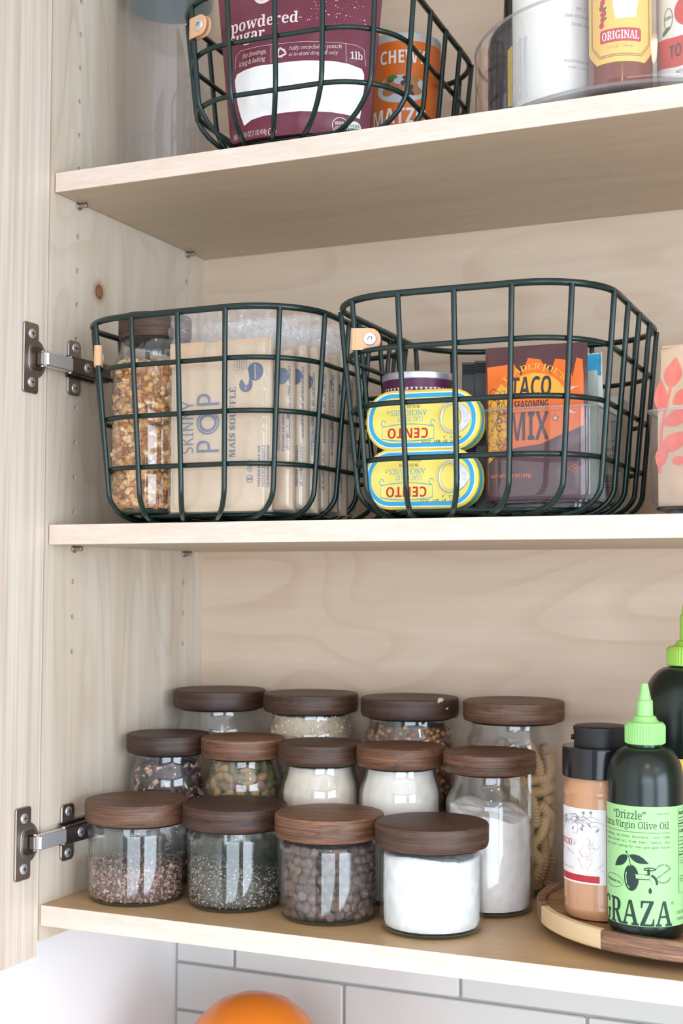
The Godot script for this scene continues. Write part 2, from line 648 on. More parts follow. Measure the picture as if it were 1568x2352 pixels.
# ------------------------------------------------------------------ small shapes
func ico(sub: int) -> Array:
	var key := "ico%d" % sub
	if cache.has(key):
		return cache[key]
	var g := (1.0 + sqrt(5.0)) / 2.0
	var v: Array[Vector3] = []
	for q in [[-1, g, 0], [1, g, 0], [-1, -g, 0], [1, -g, 0], [0, -1, g], [0, 1, g], [0, -1, -g], [0, 1, -g], [g, 0, -1], [g, 0, 1], [-g, 0, -1], [-g, 0, 1]]:
		v.append(Vector3(q[0], q[1], q[2]).normalized())
	var f := [[0, 11, 5], [0, 5, 1], [0, 1, 7], [0, 7, 10], [0, 10, 11], [1, 5, 9], [5, 11, 4], [11, 10, 2], [10, 7, 6], [7, 1, 8], [3, 9, 4], [3, 4, 2], [3, 2, 6], [3, 6, 8], [3, 8, 9], [4, 9, 5], [2, 4, 11], [6, 2, 10], [8, 6, 7], [9, 8, 1]]
	for s in sub:
		var mids := {}
		var f2 := []
		for t in f:
			var m := []
			for k in 3:
				var a: int = t[k]
				var b: int = t[(k + 1) % 3]
				var id := "%d_%d" % [mini(a, b), maxi(a, b)]
				if not mids.has(id):
					mids[id] = v.size()
					v.append(((v[a] + v[b]) / 2).normalized())
				m.append(mids[id])
			f2.append_array([[t[0], m[0], m[2]], [t[1], m[1], m[0]], [t[2], m[2], m[1]], [m[0], m[1], m[2]]])
		f = f2
	var pi := PackedInt32Array()
	for t in f:
		pi.append_array(PackedInt32Array([t[0], t[1], t[2]]))
	cache[key] = [PackedVector3Array(v), pi]
	return cache[key]

func blob(sub: int, amp: float, seed_: int, sc := Vector3.ONE, freq := 1.6) -> MB:
	var q: Array = ico(sub)
	var f := FastNoiseLite.new()
	f.seed = seed_
	f.frequency = freq
	f.fractal_octaves = 2
	var pv := PackedVector3Array()
	for p: Vector3 in q[0]:
		pv.push_back(p * (1.0 + amp * f.get_noise_3dv(p)) * sc)
	var m := MB.new()
	m.add(pv, PackedVector2Array(), q[1])
	return m

func shard(seed_: int, sc: Vector3) -> MB:
	var r := RandomNumberGenerator.new()
	r.seed = seed_
	var pv := PackedVector3Array()
	for p in [Vector3(1, 0, 0), Vector3(-1, 0, 0), Vector3(0, 1, 0), Vector3(0, -1, 0), Vector3(0, 0, 1), Vector3(0, 0, -1)]:
		pv.push_back((p * r.randf_range(0.6, 1.3) + Vector3(r.randf_range(-0.3, 0.3), r.randf_range(-0.3, 0.3), r.randf_range(-0.3, 0.3))) * sc)
	var m := MB.new()
	var pi := PackedInt32Array([0, 2, 4, 4, 2, 1, 1, 2, 5, 5, 2, 0, 4, 3, 0, 1, 3, 4, 5, 3, 1, 0, 3, 5])
	var pf := PackedVector3Array()
	var fi := PackedInt32Array()
	for k in pi:        # flat faces
		fi.push_back(pf.size())
		pf.push_back(pv[k])
	m.add(pf, PackedVector2Array(), fi)
	return m

func spin() -> Basis:
	return Basis.from_euler(Vector3(rng.randf() * TAU, rng.randf() * TAU, rng.randf() * TAU))

# pieces heaped behind the glass of a round jar: a shell of them, over a core of the same stuff
func heap(r: float, h0: float, h1: float, n: int, kinds: Array, size: float, cols: Array, core: Color, profile = null, top_n := 0) -> MB:
	var m := MB.new()
	var pr := []
	pr.append(Vector2(0, h0 + size * 0.4))
	for k in 9:
		var y := lerpf(h0 + size * 0.4, h1 - size * 0.5, k / 8.0)
		var rr: float = profile.call(y) if profile != null else r
		pr.append(Vector2(rr - size * 0.9, y))
	pr.append(Vector2(0, h1 - size * 0.5))
	m.lathe(pr, 32, Vector3.ZERO, core)
	for k in n:
		var y := lerpf(h0 + size * 0.5, h1, (k + rng.randf()) / n)
		var rr: float = (profile.call(y) if profile != null else r) - size * rng.randf_range(0.5, 0.85)
		var an := k * 2.399963 + rng.randf() * 0.5
		m.append(kinds[k % kinds.size()], Transform3D(spin().scaled(Vector3.ONE * rng.randf_range(0.75, 1.2)), Vector3(rr * sin(an), y, rr * cos(an))), cols[rng.randi() % cols.size()])
	for k in top_n:
		var rr: float = sqrt(rng.randf()) * ((profile.call(h1) if profile != null else r) - size)
		var an := rng.randf() * TAU
		m.append(kinds[k % kinds.size()], Transform3D(spin(), Vector3(rr * sin(an), h1 + rng.randf_range(-0.5, 0.3) * size, rr * cos(an))), cols[rng.randi() % cols.size()])
	return m

func lin(r: float, g: float, b: float) -> Color:
	return rgb(r, g, b).srgb_to_linear()

# ------------------------------------------------------------------ jars with walnut lids
func jar_radius(kind: String, rg: float, hb: float, y: float) -> float:
	if y < 0.009:
		return rg - 0.007 * pow(1.0 - y / 0.009, 2.2)
	if kind == "short":
		return rg - 0.0032 * smoothstep(hb - 0.006, hb - 0.001, y)
	if kind == "tulip":
		return rg - 0.0048 * smoothstep(hb - 0.024, hb - 0.003, y) - 0.0012 * smoothstep(hb - 0.050, hb - 0.01, y)
	if kind == "shoulder":
		return rg - 0.0075 * smoothstep(hb - 0.026, hb - 0.006, y)
	return rg - 0.004 * smoothstep(hb - 0.016, hb - 0.008, y)

func make_jar(label: String, group: String, x: float, y0: float, z: float, kind: String, rl: float, rg: float, ht: float, hb: float, lid: int, turn: float, called := "storage_jar") -> Node3D:
	var o := thing(called, label, "jar", Vector3(x, y0, z), turn, group)
	var prof := [Vector2(0, 0.0012), Vector2(rg - 0.0075, 0.0008)]
	for k in 9:
		var y := 0.0009 + 0.0081 * k / 8.0
		prof.append(Vector2(jar_radius(kind, rg, hb, y), y))
	for k in range(1, 21):
		var y := lerpf(0.009, hb - 0.0008, k / 20.0)
		prof.append(Vector2(jar_radius(kind, rg, hb, y), y))
	var neck := jar_radius(kind, rg, hb, hb)
	prof.append_array([Vector2(neck - 0.0003, hb + 0.0002), Vector2(neck - 0.002, hb + 0.004)])
	var g := MB.new()
	g.lathe(prof, 72)
	var inner := [Vector2(rg - 0.0085, 0.0034)]      # the glass has thickness: its inner face
	for k in 21:
		var y := lerpf(0.0045, hb - 0.001, k / 20.0)
		inner.append(Vector2(jar_radius(kind, rg, hb, y) - 0.0017, y))
	g.lathe(inner, 72)
	part("glass", g, M.glass, o)
	var b := MB.new()      # the thick foot of the jar
	b.lathe([Vector2(0, 0.0002), Vector2(rg - 0.0075, 0.0), Vector2(rg - 0.0040, 0.0010), Vector2(rg - 0.0020, 0.0032), Vector2(rg - 0.0036, 0.0036), Vector2(rg - 0.0060, 0.0026), Vector2(0, 0.0022)], 64)
	part("glass_foot", b, M.glass_base, o)
	var k := MB.new()
	k.lathe([Vector2(neck - 0.004, hb - 0.0014), Vector2(neck + 0.0006, hb - 0.0012), Vector2(neck + 0.0012, hb - 0.0002), Vector2(neck + 0.0006, hb + 0.0012), Vector2(neck - 0.004, hb + 0.0012)], 64)
	part("gasket", k, M.gasket, o)
	var l := MB.new()
	var bv := 0.0022
	l.lathe([Vector2(0, hb + 0.0006), Vector2(rl - 0.0030, hb + 0.0006), Vector2(rl - 0.0012, hb + 0.0012), Vector2(rl - 0.0004, hb + 0.003), Vector2(rl, hb + 0.006), Vector2(rl, ht - bv), Vector2(rl - bv * 0.3, ht - bv * 0.3), Vector2(rl - bv, ht), Vector2(0, ht)], 72)
	var lo := part("lid", l, M.lids[lid], o)
	lo.rotation.y = rng.randf_range(-0.35, 0.35)
	return o

func stuff(called: String, mb: MB, mat: Material, at: Vector3, label: String, category: String) -> void:
	var o := part(called, mb, mat)
	o.position = at
	tag(o, label, category, "", "stuff")

# a powder that fills a jar to a height that may slope (top: Callable of angle and share of the radius)
func powder(kind: String, rg: float, hb: float, top: Callable, cols: Array, seed_: int, rough := 0.0) -> MB:
	var f := FastNoiseLite.new()
	f.seed = seed_
	f.frequency = 130.0
	f.fractal_octaves = 3
	var seg := 72
	var pts := PackedVector3Array()
	var m := MB.new()
	var rows := 0
	for k in 15:
		for s in seg:
			var an := TAU * s / seg
			var y := lerpf(0.0046, top.call(an, 1.0), k / 14.0)
			var r := jar_radius(kind, rg, hb, y) - 0.0032
			var p := Vector3(r * sin(an), y, r * cos(an))
			r += rough * (f.get_noise_3dv(p) - 0.4)
			pts.push_back(Vector3(r * sin(an), y, r * cos(an)))
		rows += 1
	for k in 10:
		for s in seg:
			var an := TAU * s / seg
			var q := 1.0 - (k + 1) / 10.0
			var y: float = top.call(an, q)
			var r := (jar_radius(kind, rg, hb, y) - 0.0034) * q
			pts.push_back(Vector3(r * sin(an), y + rough * 1.5 * f.get_noise_2d(r * sin(an) * 1.0, r * cos(an)), r * cos(an)))
		rows += 1
	m.grid(pts, rows, seg, true)
	for k in m.c.size():
		var w := clampf(0.5 + f.get_noise_3dv(m.v[k] * 0.6) * 1.2, 0.0, 1.0)
		m.c[k] = cols[0].lerp(cols[1], w)
	return m

# ------------------------------------------------------------------ wire baskets
func ring_at(a: float, b: float, rc: float, y: float, n := 96) -> PackedVector3Array:
	var out := PackedVector3Array()
	for k in n:
		out.push_back(ring_point(a, b, rc, y, float(k) / n))
	return out

# point of a rounded rectangle at share s of its length, s = 0 on the right side's front end, counted backwards from the front
func ring_point(a: float, b: float, rc: float, y: float, s: float) -> Vector3:
	var q := PI * rc / 2
	var lx := 2 * (a - rc)
	var lz := 2 * (b - rc)
	var d := fposmod(s, 1.0) * (4 * q + 2 * lx + 2 * lz)
	# front right corner, front (towards -x), front left corner, left side (towards -z), ...
	if d < q:
		var an := d / rc
		return Vector3(a - rc + rc * cos(an), y, b - rc + rc * sin(an))
	d -= q
	if d < lx:
		return Vector3(a - rc - d, y, b)
	d -= lx
	if d < q:
		var an := d / rc
		return Vector3(-a + rc - rc * sin(an), y, b - rc + rc * cos(an))
	d -= q
	if d < lz:
		return Vector3(-a, y, b - rc - d)
	d -= lz
	if d < q:
		var an := d / rc
		return Vector3(-a + rc - rc * cos(an), y, -b + rc - rc * sin(an))
	d -= q
	if d < lx:
		return Vector3(-a + rc + d, y, -b)
	d -= lx
	if d < q:
		var an := d / rc
		return Vector3(a - rc + rc * sin(an), y, -b + rc - rc * cos(an))
	d -= q
	return Vector3(a, y, -b + rc + d)

func make_basket(label: String, at: Vector3, turn: float, a: float, b: float, rc: float, h: float, hoops: Array, shift: float, tag_s: float, tag_y: float, tag_turn: float, J := 0.028) -> Node3D:
	var o := thing("wire_basket", label, "basket", at, turn, "dark green wire baskets with leather tags")
	var tx := 0.0862
	var tz := 0.0824
	var shape := func(y: float, out: float) -> Array: return [a - tx * (h - y) + out, b - tz * (h - y) + out, rc - tx * (h - y) * 0.5 + out]
	var m := MB.new()
	m.tube(ring_at(a, b, rc, h), 0.0027, 10, true)
	part("rim", m, M.wire, o)
	for y in hoops:
		var q: Array = shape.call(y, -0.0012)
		m = MB.new()
		m.tube(ring_at(q[0], q[1], q[2], y), 0.0022, 8, true)
		part("hoop", m, M.wire, o)
	var qb: Array = shape.call(0.0, -J)
	m = MB.new()
	m.tube(ring_at(qb[0], qb[1], qb[2], 0.0062), 0.0019, 8, true)
	part("base_hoop", m, M.wire, o)
	for k in 20:
		var s := shift + k / 20.0
		var path := PackedVector3Array()
		for j in 7:
			var y := lerpf(h - 0.001, J, j / 6.0)
			var q: Array = shape.call(y, 0.0024)
			path.push_back(ring_point(q[0], q[1], q[2], y, s))
		var q2: Array = shape.call(J, 0.0024)
		var p0 := ring_point(q2[0], q2[1], q2[2], J, s)
		var p1 := ring_point(qb[0], qb[1], qb[2], 0.0022, s)
		for j in range(1, 9):
			var an := PI / 2 * j / 8.0
			path.push_back(Vector3(lerpf(p0.x, p1.x, 1.0 - cos(an)), lerpf(p1.y, p0.y, 1.0 - sin(an)), lerpf(p0.z, p1.z, 1.0 - cos(an))))
		path.push_back(p1 + (p1 - p0) * Vector3(0.35, 0, 0.35))
		m = MB.new()
		m.tube(path, 0.0023, 8)
		part("upright", m, M.wire, o)
	for k in 4:
		var x: float = (k - 1.5) * qb[0] * 0.5
		m = MB.new()
		m.tube(PackedVector3Array([Vector3(x, 0.0024, qb[1] - 0.002), Vector3(x, 0.0024, 0), Vector3(x, 0.0024, -qb[1] + 0.002)]), 0.0018, 8)
		part("base_wire", m, M.wire, o)
	for k in 5:
		var z: float = (k - 2) * qb[1] * 0.42
		m = MB.new()
		m.tube(PackedVector3Array([Vector3(-qb[0] + 0.002, 0.0060, z), Vector3(0, 0.0060, z), Vector3(qb[0] - 0.002, 0.0060, z)]), 0.0018, 8)
		part("base_wire", m, M.wire, o)
	# leather tag folded round one upright and closed with a rivet
	var q3: Array = shape.call(tag_y, 0.0024)
	var c := ring_point(q3[0], q3[1], q3[2], tag_y, tag_s)
	var frame := Transform3D(Basis(Vector3.UP, tag_turn), c)
	var hh := 0.0088
	var L := 0.0205
	m = MB.new()
	var loop := PackedVector2Array()
	for k in 11:       # the fold, seen from above
		var an := PI / 2 + PI * k / 10.0
		loop.push_back(Vector2(0.0034 * cos(an), 0.0034 * sin(an)))
	var pts := PackedVector3Array()
	for w in [-hh, -hh + 0.0006, hh - 0.0006, hh]:
		var thin := 0.0003 if absf(w) == hh else 0.0
		for p in loop:
			var d := p.normalized()
			pts.push_back(frame * Vector3(p.x - d.x * thin, w, p.y - d.y * thin))
	m.grid(pts, 4, 11, false)
	var inner := PackedVector3Array()
	for w in [-hh, hh]:
		for p in loop:
			inner.push_back(frame * Vector3(p.x * 0.62, w, p.y * 0.62))
	m.grid(inner, 2, 11, false)
	var tab := PackedVector2Array([Vector2(0, -hh), Vector2(L - hh, -hh)])
	for k in range(1, 12):
		var an := -PI / 2 + PI * k / 12.0
		tab.push_back(Vector2(L - hh + hh * cos(an), hh * sin(an)))
	tab.append_array(PackedVector2Array([Vector2(L - hh, hh), Vector2(0, hh)]))
	m.extrude(tab, 0.0016, 0.0034, 0.0004, frame)
	m.extrude(tab, -0.0034, -0.0016, 0.0004, frame)
	var tg := part("leather_tag", m, M.leather, o)
	m = MB.new()
	var face := MB.new()
	face.lathe([Vector2(0, -0.0006), Vector2(0.0052, -0.0006), Vector2(0.0054, 0.0002), Vector2(0.0047, 0.0011), Vector2(0.0040, 0.0010), Vector2(0.0020, 0.0013), Vector2(0, 0.0014)], 32)
	m.append(face, frame * Transform3D(Basis(Vector3.RIGHT, PI / 2), Vector3(0.0118, 0, 0.0036)))
	var rv := part("rivet", m, M.rivet, tg)
	var T := PackedVector2Array()
	t_line(T, arc2(0.0, 0.0, 0.0014, 0.0016, -60, 150, 10), 0.0004)
	t_line(T, PackedVector2Array([Vector2(-0.0012, 0.0012), Vector2(-0.0018, -0.0018)]), 0.0004)
	t_line(T, arc2(0.0022, 0.0006, 0.0008, 0.0012, 90, 250, 8), 0.0004)
	rv.set_meta("label", "pale metal rivet with an embossed curl")
	var emb := MB.new()
	for q in T:
		emb.v.push_back(frame * Vector3(0.0118 + q.x, q.y, 0.0036 + 0.00145))
		emb.n.push_back(frame.basis.z)
		emb.t.push_back(q)
		emb.c.push_back(Color.WHITE)
		emb.i.push_back(emb.i.size())
	# the embossed mark belongs to the rivet's own surface: a second surface of its mesh
	var am: ArrayMesh = rv.mesh
	var a2 := []
	a2.resize(Mesh.ARRAY_MAX)
	a2[Mesh.ARRAY_VERTEX] = emb.v
	a2[Mesh.ARRAY_NORMAL] = emb.n
	a2[Mesh.ARRAY_TEX_UV] = emb.t
	a2[Mesh.ARRAY_COLOR] = emb.c
	a2[Mesh.ARRAY_INDEX] = emb.i
	am.add_surface_from_arrays(Mesh.PRIMITIVE_TRIANGLES, a2)
	rv.material_override = null
	rv.set_surface_override_material(0, M.rivet)
	rv.set_surface_override_material(1, M.ink_grey)
	return o

# ------------------------------------------------------------------ bags
# a stand-up bag: u across (metres, 0 in the middle), v up (metres); side = 1 front, -1 back
func bag_surface(w0: float, w1: float, h: float, fat: float, seed_: int, crumple := 0.0012, bottom := 0.75) -> Callable:
	var f := FastNoiseLite.new()
	f.seed = seed_
	f.frequency = 28.0
	f.fractal_octaves = 3
	return func(u: float, v: float, side: float) -> Vector3:
		var s := clampf(v / h, 0.0, 1.0)
		var w := lerpf(w0, w1, s) / 2.0
		var k := clampf(absf(u) / w, 0.0, 1.0)
		var body := fat * (1.0 - pow(k, 2.6)) * lerpf(bottom, 1.0, smoothstep(0.0, 0.22, s)) * (1.0 - smoothstep(0.45, 0.93, s))
		var z := body + 0.0004 + crumple * f.get_noise_3d(u, v, side * 3.0) * smoothstep(0.0, 0.06, 1.0 - k)
		return Vector3(u, v, z * side)

func bag_mesh(surf: Callable, w0: float, w1: float, h: float, nu := 36, nv := 44, teeth := 0.0) -> MB:
	var m := MB.new()
	for side in [1.0, -1.0]:
		var pts := PackedVector3Array()
		var uv := PackedVector2Array()
		for r in nv + 1:
			var v := h * r / nv
			var w := lerpf(w0, w1, float(r) / nv)
			for s in nu + 1:
				var u := (float(s) / nu - 0.5) * w
				var p: Vector3 = surf.call(u, v, side)
				if teeth > 0.0 and r == nv and s % 2 == 1:
					p.y -= teeth
				pts.push_back(p)
				uv.push_back(Vector2(u, v))
		var pi := PackedInt32Array()
		for r in nv:
			for s in nu:
				var a := r * (nu + 1) + s
				var d := a + nu + 1
				if side > 0:
					pi.append_array(PackedInt32Array([a, d, d + 1, a, d + 1, a + 1]))
				else:
					pi.append_array(PackedInt32Array([a, d + 1, d, a, a + 1, d + 1]))
		m.add(pts, uv, pi, Color.WHITE, false)
	# the floor of the bag
	var bp := PackedVector3Array()
	for side in [1.0, -1.0]:
		for s in nu + 1:
			bp.push_back(surf.call((float(s) / nu - 0.5) * w0, 0.0, side))
	var bi := PackedInt32Array()
	for s in nu:
		bi.append_array(PackedInt32Array([s, s + 1, nu + 2 + s, s, nu + 2 + s, nu + 1 + s]))
	m.add(bp, PackedVector2Array(), bi, Color.WHITE, false)
	return m

func front_of(surf: Callable) -> Callable:
	return func(u: float, v: float) -> Vector3: return surf.call(u, v, 1.0)

# ------------------------------------------------------------------ the scene
func _ready() -> void:
	rng.seed = 20240
	# camera
	var cam := Camera3D.new()
	cam.name = "camera"
	add_child(cam)
	cam.position = Vector3(0.72398, 0.28038, 0.99418)
	cam.basis = Basis(Vector3.UP, deg_to_rad(23.7072)) * Basis(Vector3.RIGHT, deg_to_rad(3.1321)) * Basis(Vector3(0, 0, 1), deg_to_rad(0.2166))
	var ca := CameraAttributesPhysical.new()
	ca.frustum_focal_length = 31.66
	ca.frustum_focus_distance = 1.10
	ca.frustum_near = 0.05
	ca.frustum_far = 50.0
	ca.exposure_aperture = 6.0
	cam.attributes = ca
	cam.fov = 41.5165
	cam.current = true
	# sky, exposure
	var we := WorldEnvironment.new()
	we.name = "environment"
	var env := Environment.new()
	env.background_mode = Environment.BG_SKY
	var sky := Sky.new()
	var sm := ProceduralSkyMaterial.new()
	sm.sky_top_color = rgb(120, 165, 225)
	sm.sky_horizon_color = rgb(214, 228, 244)
	sm.ground_bottom_color = rgb(150, 150, 145)
	sm.ground_horizon_color = rgb(200, 208, 214)
	sm.sky_energy_multiplier = 1.6
	sm.ground_energy_multiplier = 1.0
	sky.sky_material = sm
	env.sky = sky
	env.tonemap_mode = Environment.TONE_MAPPER_LINEAR
	env.tonemap_exposure = EXPOSURE
	env.sdfgi_enabled = true
	env.ssao_enabled = true
	env.ssil_enabled = true
	we.environment = env
	add_child(we)
	# daylight through the window opposite the cabinet
	var day := AreaLight3D.new()
	day.name = "window_daylight"
	day.area_size = Vector2(WIN.size.x - 0.1, WIN.size.y - 0.1)
	day.area_normalize_energy = true
	day.light_color = Color(0.885, 0.945, 1.0)
	day.light_energy = DAY
	day.area_range = 9.0
	day.area_attenuation = 2.0
	day.shadow_enabled = true
	day.position = Vector3(WIN.get_center().x, WIN.get_center().y, 3.42)
	add_child(day)
	var day2 := day.duplicate()
	day2.name = "side_daylight"
	day2.area_size = Vector2(SIDE_WIN.size.x - 0.1, SIDE_WIN.size.y - 0.1)
	day2.light_energy = SIDE_DAY
	day2.position = Vector3(3.29, SIDE_WIN.get_center().y, SIDE_WIN.get_center().x)
	day2.rotation.y = PI / 2
	add_child(day2)

	make_materials()
	M.lamp = flat(rgb(255, 240, 220), 0.6)
	M.lamp.emission_enabled = true
	M.lamp.emission = Color(1.0, 0.88, 0.72)
	M.lamp.emission_energy_multiplier = 6.0
	M.tiles = [flat(rgb(216, 215, 211), 0.22), flat(rgb(222, 221, 218), 0.22), flat(rgb(208, 206, 201), 0.22)]
	M.cap_black = flat(rgb(22, 23, 27), 0.18)
	M.cap_matte = flat(rgb(26, 27, 30), 0.5)
	M.cap_lime = flat(rgb(158, 216, 132), 0.42)
	M.cap_lime2 = flat(rgb(168, 214, 84), 0.42)
	M.bottle_green = flat(rgb(17, 30, 24), 0.24)
	M.paper = flat(rgb(240, 238, 238), 0.6)
	M.kraft2 = flat(rgb(192, 164, 132), 0.8)
	M.kraft3 = flat(rgb(214, 178, 138), 0.8)
	M.kraft_bag = flat(rgb(206, 176, 148), 0.85)
	M.sachet = flat(rgb(40, 38, 40), 0.4)
	M.foil_brown = flat(rgb(86, 48, 48), 0.28)
	M.ink_cocoa = flat(rgb(66, 48, 52), 0.4)
	M.ink_amber = flat(rgb(240, 172, 52), 0.4)
	M.ink_blush2 = flat(rgb(236, 216, 212), 0.45)
	M.ink_slate2 = flat(rgb(86, 168, 200), 0.45)
	M.ink_sugar = flat(rgb(244, 242, 240), 0.3)
	M.ink_grey2 = flat(rgb(196, 200, 206), 0.4)
	M.ink_toast = flat(rgb(178, 120, 70), 0.5)
	M.ink_mustard = flat(rgb(206, 168, 62), 0.5)
	M.ink_yolk = flat(rgb(242, 196, 98), 0.45)
	M.ink_crimson = flat(rgb(198, 58, 72), 0.45)
	M.ink_tomato = flat(rgb(210, 72, 54), 0.45)
	M.tin_yellow = flat(rgb(232, 206, 76), 0.35)
	M.tin_gold = flat(rgb(236, 212, 84), 0.3)
	M.tin_lid = flat(rgb(240, 221, 108), 0.3)
	M.can_purple = flat(rgb(92, 34, 74), 0.35)
	M.can_orange = flat(rgb(226, 112, 38), 0.4)
	M.lid_frost = flat(rgb(196, 192, 186), 0.4)
	M.carton = flat(rgb(206, 204, 190), 0.6)
	M.pouch_grey = flat(rgb(170, 178, 168), 0.5)
	M.plum = flat(rgb(112, 44, 62), 0.32)
	M.dark_glass = flat(rgb(36, 22, 18), 0.1)
	M.white_gloss = flat(rgb(238, 236, 230), 0.3)
	M.sauce = flat(rgb(128, 58, 34), 0.1)
	M.orange_gloss = flat(rgb(240, 134, 40), 0.25)
	M.worktop = flat(rgb(240, 238, 234), 0.35)
	build_room()
	build_lights()
	build_cabinet()
	build_shelves()
	bottom_shelf()
	baskets()
	middle_shelf()
	top_shelf()
	below()

const EXPOSURE := 1.0
const DAY := 6.8
const SIDE_DAY := 8.6

func bottom_shelf() -> void:
	var front := "short clear jars with walnut lids in the front row"
	var mid := "clear jars with walnut lids in the middle row"
	var back := "tall clear jars with walnut lids in the back row"
	make_jar("short walnut-lidded jar a third full of cacao nibs, beside the lower hinge", front, 0.0606, 0, -0.0610, "short", 0.0468, 0.0436, 0.0882, 0.0684, 0, 0.0)
	make_jar("short clear jar with a walnut lid holding a sloping heap of tiny grey seeds", front, 0.1520, 0, -0.0765, "short", 0.0466, 0.0420, 0.0882, 0.0680, 3, 0.4)
	make_jar("short clear jar with a streaked walnut lid, full of round dark chocolate chips", front, 0.2460, 0, -0.0710, "short", 0.0468, 0.0424, 0.0876, 0.0672, 2, 0.15)
	make_jar("short clear jar full of bright white coarse salt, its walnut lid nearest the shelf edge", front, 0.3400, 0, -0.0675, "short", 0.0470, 0.0429, 0.0872, 0.0673, 1, -0.3)
	make_jar("clear jar with a dark walnut lid full of dried purple petals and pale flakes", mid, 0.0415, 0, -0.1455, "tulip", 0.0398, 0.0375, 0.1378, 0.1190, 3, 0.2)
	make_jar("clear jar with a reddish walnut lid full of shelled green pistachios", mid, 0.1185, 0, -0.1540, "tulip", 0.0398, 0.0375, 0.1372, 0.1178, 2, 0.0)
	make_jar("clear jar with a dark walnut lid full of off-white flour with brown specks", mid, 0.1995, 0, -0.1540, "tulip", 0.0398, 0.0380, 0.1362, 0.1168, 1, 0.0)
	make_jar("clear jar with a reddish walnut lid full of fine white sugar", mid, 0.2790, 0, -0.1540, "tulip", 0.0400, 0.0382, 0.1372, 0.1185, 4, 0.0)
	make_jar("taller walnut-lidded jar two thirds full of white powder, beside the wooden turntable", mid, 0.3640, 0, -0.1500, "shoulder", 0.0406, 0.0382, 0.1368, 0.1184, 0, 0.5)
	make_jar("tall jar with an almost black walnut lid, empty at the neck, in the back corner", back, 0.0490, 0, -0.2340, "tall", 0.0472, 0.0428, 0.1745, 0.1550, 3, 0.0)
	make_jar("tall jar with a walnut lid full of pale oat flakes, second in the back row", back, 0.1520, 0, -0.2340, "tall", 0.0472, 0.0428, 0.1743, 0.1552, 1, 0.6)
	var chipped := make_jar("tall jar with a chipped walnut lid full of brown crumbs, third in the back row", back, 0.2573, 0, -0.2340, "tall", 0.0472, 0.0428, 0.1740, 0.1545, 3, 0.0)
	make_jar("tall jar with a walnut lid half full of ridged pasta spirals, behind the spice bottle", back, 0.3610, 0, -0.2340, "tall", 0.0472, 0.0430, 0.1745, 0.1550, 0, 0.3)
	for q in [[59.0, 0.1738, 0.0036], [69.0, 0.1655, 0.0020], [56.0, 0.1720, 0.0014]]:      # pale chips in its rim
		var m := MB.new()
		var an := deg_to_rad(q[0])
		m.append(blob(1, 0.5, 77, Vector3(q[2], q[2] * 0.55, 0.0005), 1.5), Transform3D(Basis(Vector3.UP, an), Vector3(0.0470 * sin(an), q[1], 0.0470 * cos(an))))
		part("lid_chip", m, M.kraft, chipped)
	# contents
	var nibs := []
	for k in 6:
		nibs.append(shard(100 + k, Vector3(0.0021, 0.0011, 0.0017)))
	stuff("cacao_nibs", heap(0.0436 - 0.0024, 0.003, 0.032, 1500, nibs, 0.0022, [lin(150, 112, 98), lin(120, 86, 74), lin(176, 140, 124), lin(92, 62, 54), lin(164, 124, 108), lin(204, 170, 152)], lin(84, 58, 50), null, 320), M.mixed, Vector3(0.0606, 0, -0.0610), "chopped brown cacao nibs filling the bottom of the first front jar", "cacao nibs")
	var seeds := []
	for k in 4:
		seeds.append(blob(0, 0.2, 120 + k, Vector3(0.0011, 0.0008, 0.0008)))
	var chia := MB.new()
	chia.append(powder("short", 0.0416, 0.068, func(an: float, q: float) -> float: return 0.033 - 0.005 * q * sin(an) - 0.002 * cos(an) * q, [lin(96, 88, 78), lin(58, 52, 46)], 5, 0.0008), Transform3D.IDENTITY)
	for k in 2600:
		var an := rng.randf() * TAU
		var y := 0.004 + rng.randf() * (0.0285 - 0.005 * sin(an))
		var r := jar_radius("short", 0.0420, 0.068, y) - 0.0030
		if k % 5 == 0:
			r *= sqrt(rng.randf())
			y = 0.0335 - 0.005 * (r / 0.039) * sin(an)
		chia.append(seeds[k % 4], Transform3D(spin(), Vector3(r * sin(an), y, r * cos(an))), [lin(118, 108, 96), lin(60, 54, 48), lin(150, 138, 122), lin(84, 76, 68), lin(190, 178, 160)][rng.randi() % 5])
	stuff("chia_seeds", chia, M.mixed, Vector3(0.1520, 0, -0.0765), "tiny speckled grey seeds heaped in the second front jar", "seeds")
	chocolate()
	stuff("coarse_salt", powder("short", 0.0429, 0.0673, func(an: float, q: float) -> float: return 0.0618 - 0.0012 * sin(an) * q + 0.0015 * cos(3.0 * an) * q, [lin(246, 247, 248), lin(226, 229, 229)], 8, 0.0009), M.powder, Vector3(0.3400, 0, -0.0675), "bright white coarse salt filling the front jar nearest the shelf edge", "salt")
	var petals := []
	for k in 6:
		petals.append(shard(140 + k, Vector3(0.0052, 0.0016, 0.0030)))
	var tul := func(y: float) -> float: return jar_radius("tulip", 0.0375, 0.119, y) - 0.0024
	stuff("dried_petals", heap(0.036, 0.003, 0.112, 620, petals, 0.0050, [lin(92, 52, 60), lin(72, 40, 48), lin(122, 70, 74), lin(206, 170, 140), lin(224, 196, 168), lin(60, 34, 40), lin(150, 96, 84)], lin(52, 30, 34), tul), M.mixed, Vector3(0.0415, 0, -0.1455), "dried purple petals and cream flakes packed in the first middle jar", "dried petals")
	pistachios()
	stuff("flour", powder("tulip", 0.0380, 0.1168, func(_a: float, _q: float) -> float: return 0.114, [lin(238, 228, 214), lin(222, 208, 190)], 12, 0.0006), M.powder, Vector3(0.1995, 0, -0.1540), "off-white flour with faint brown specks filling its jar", "flour")
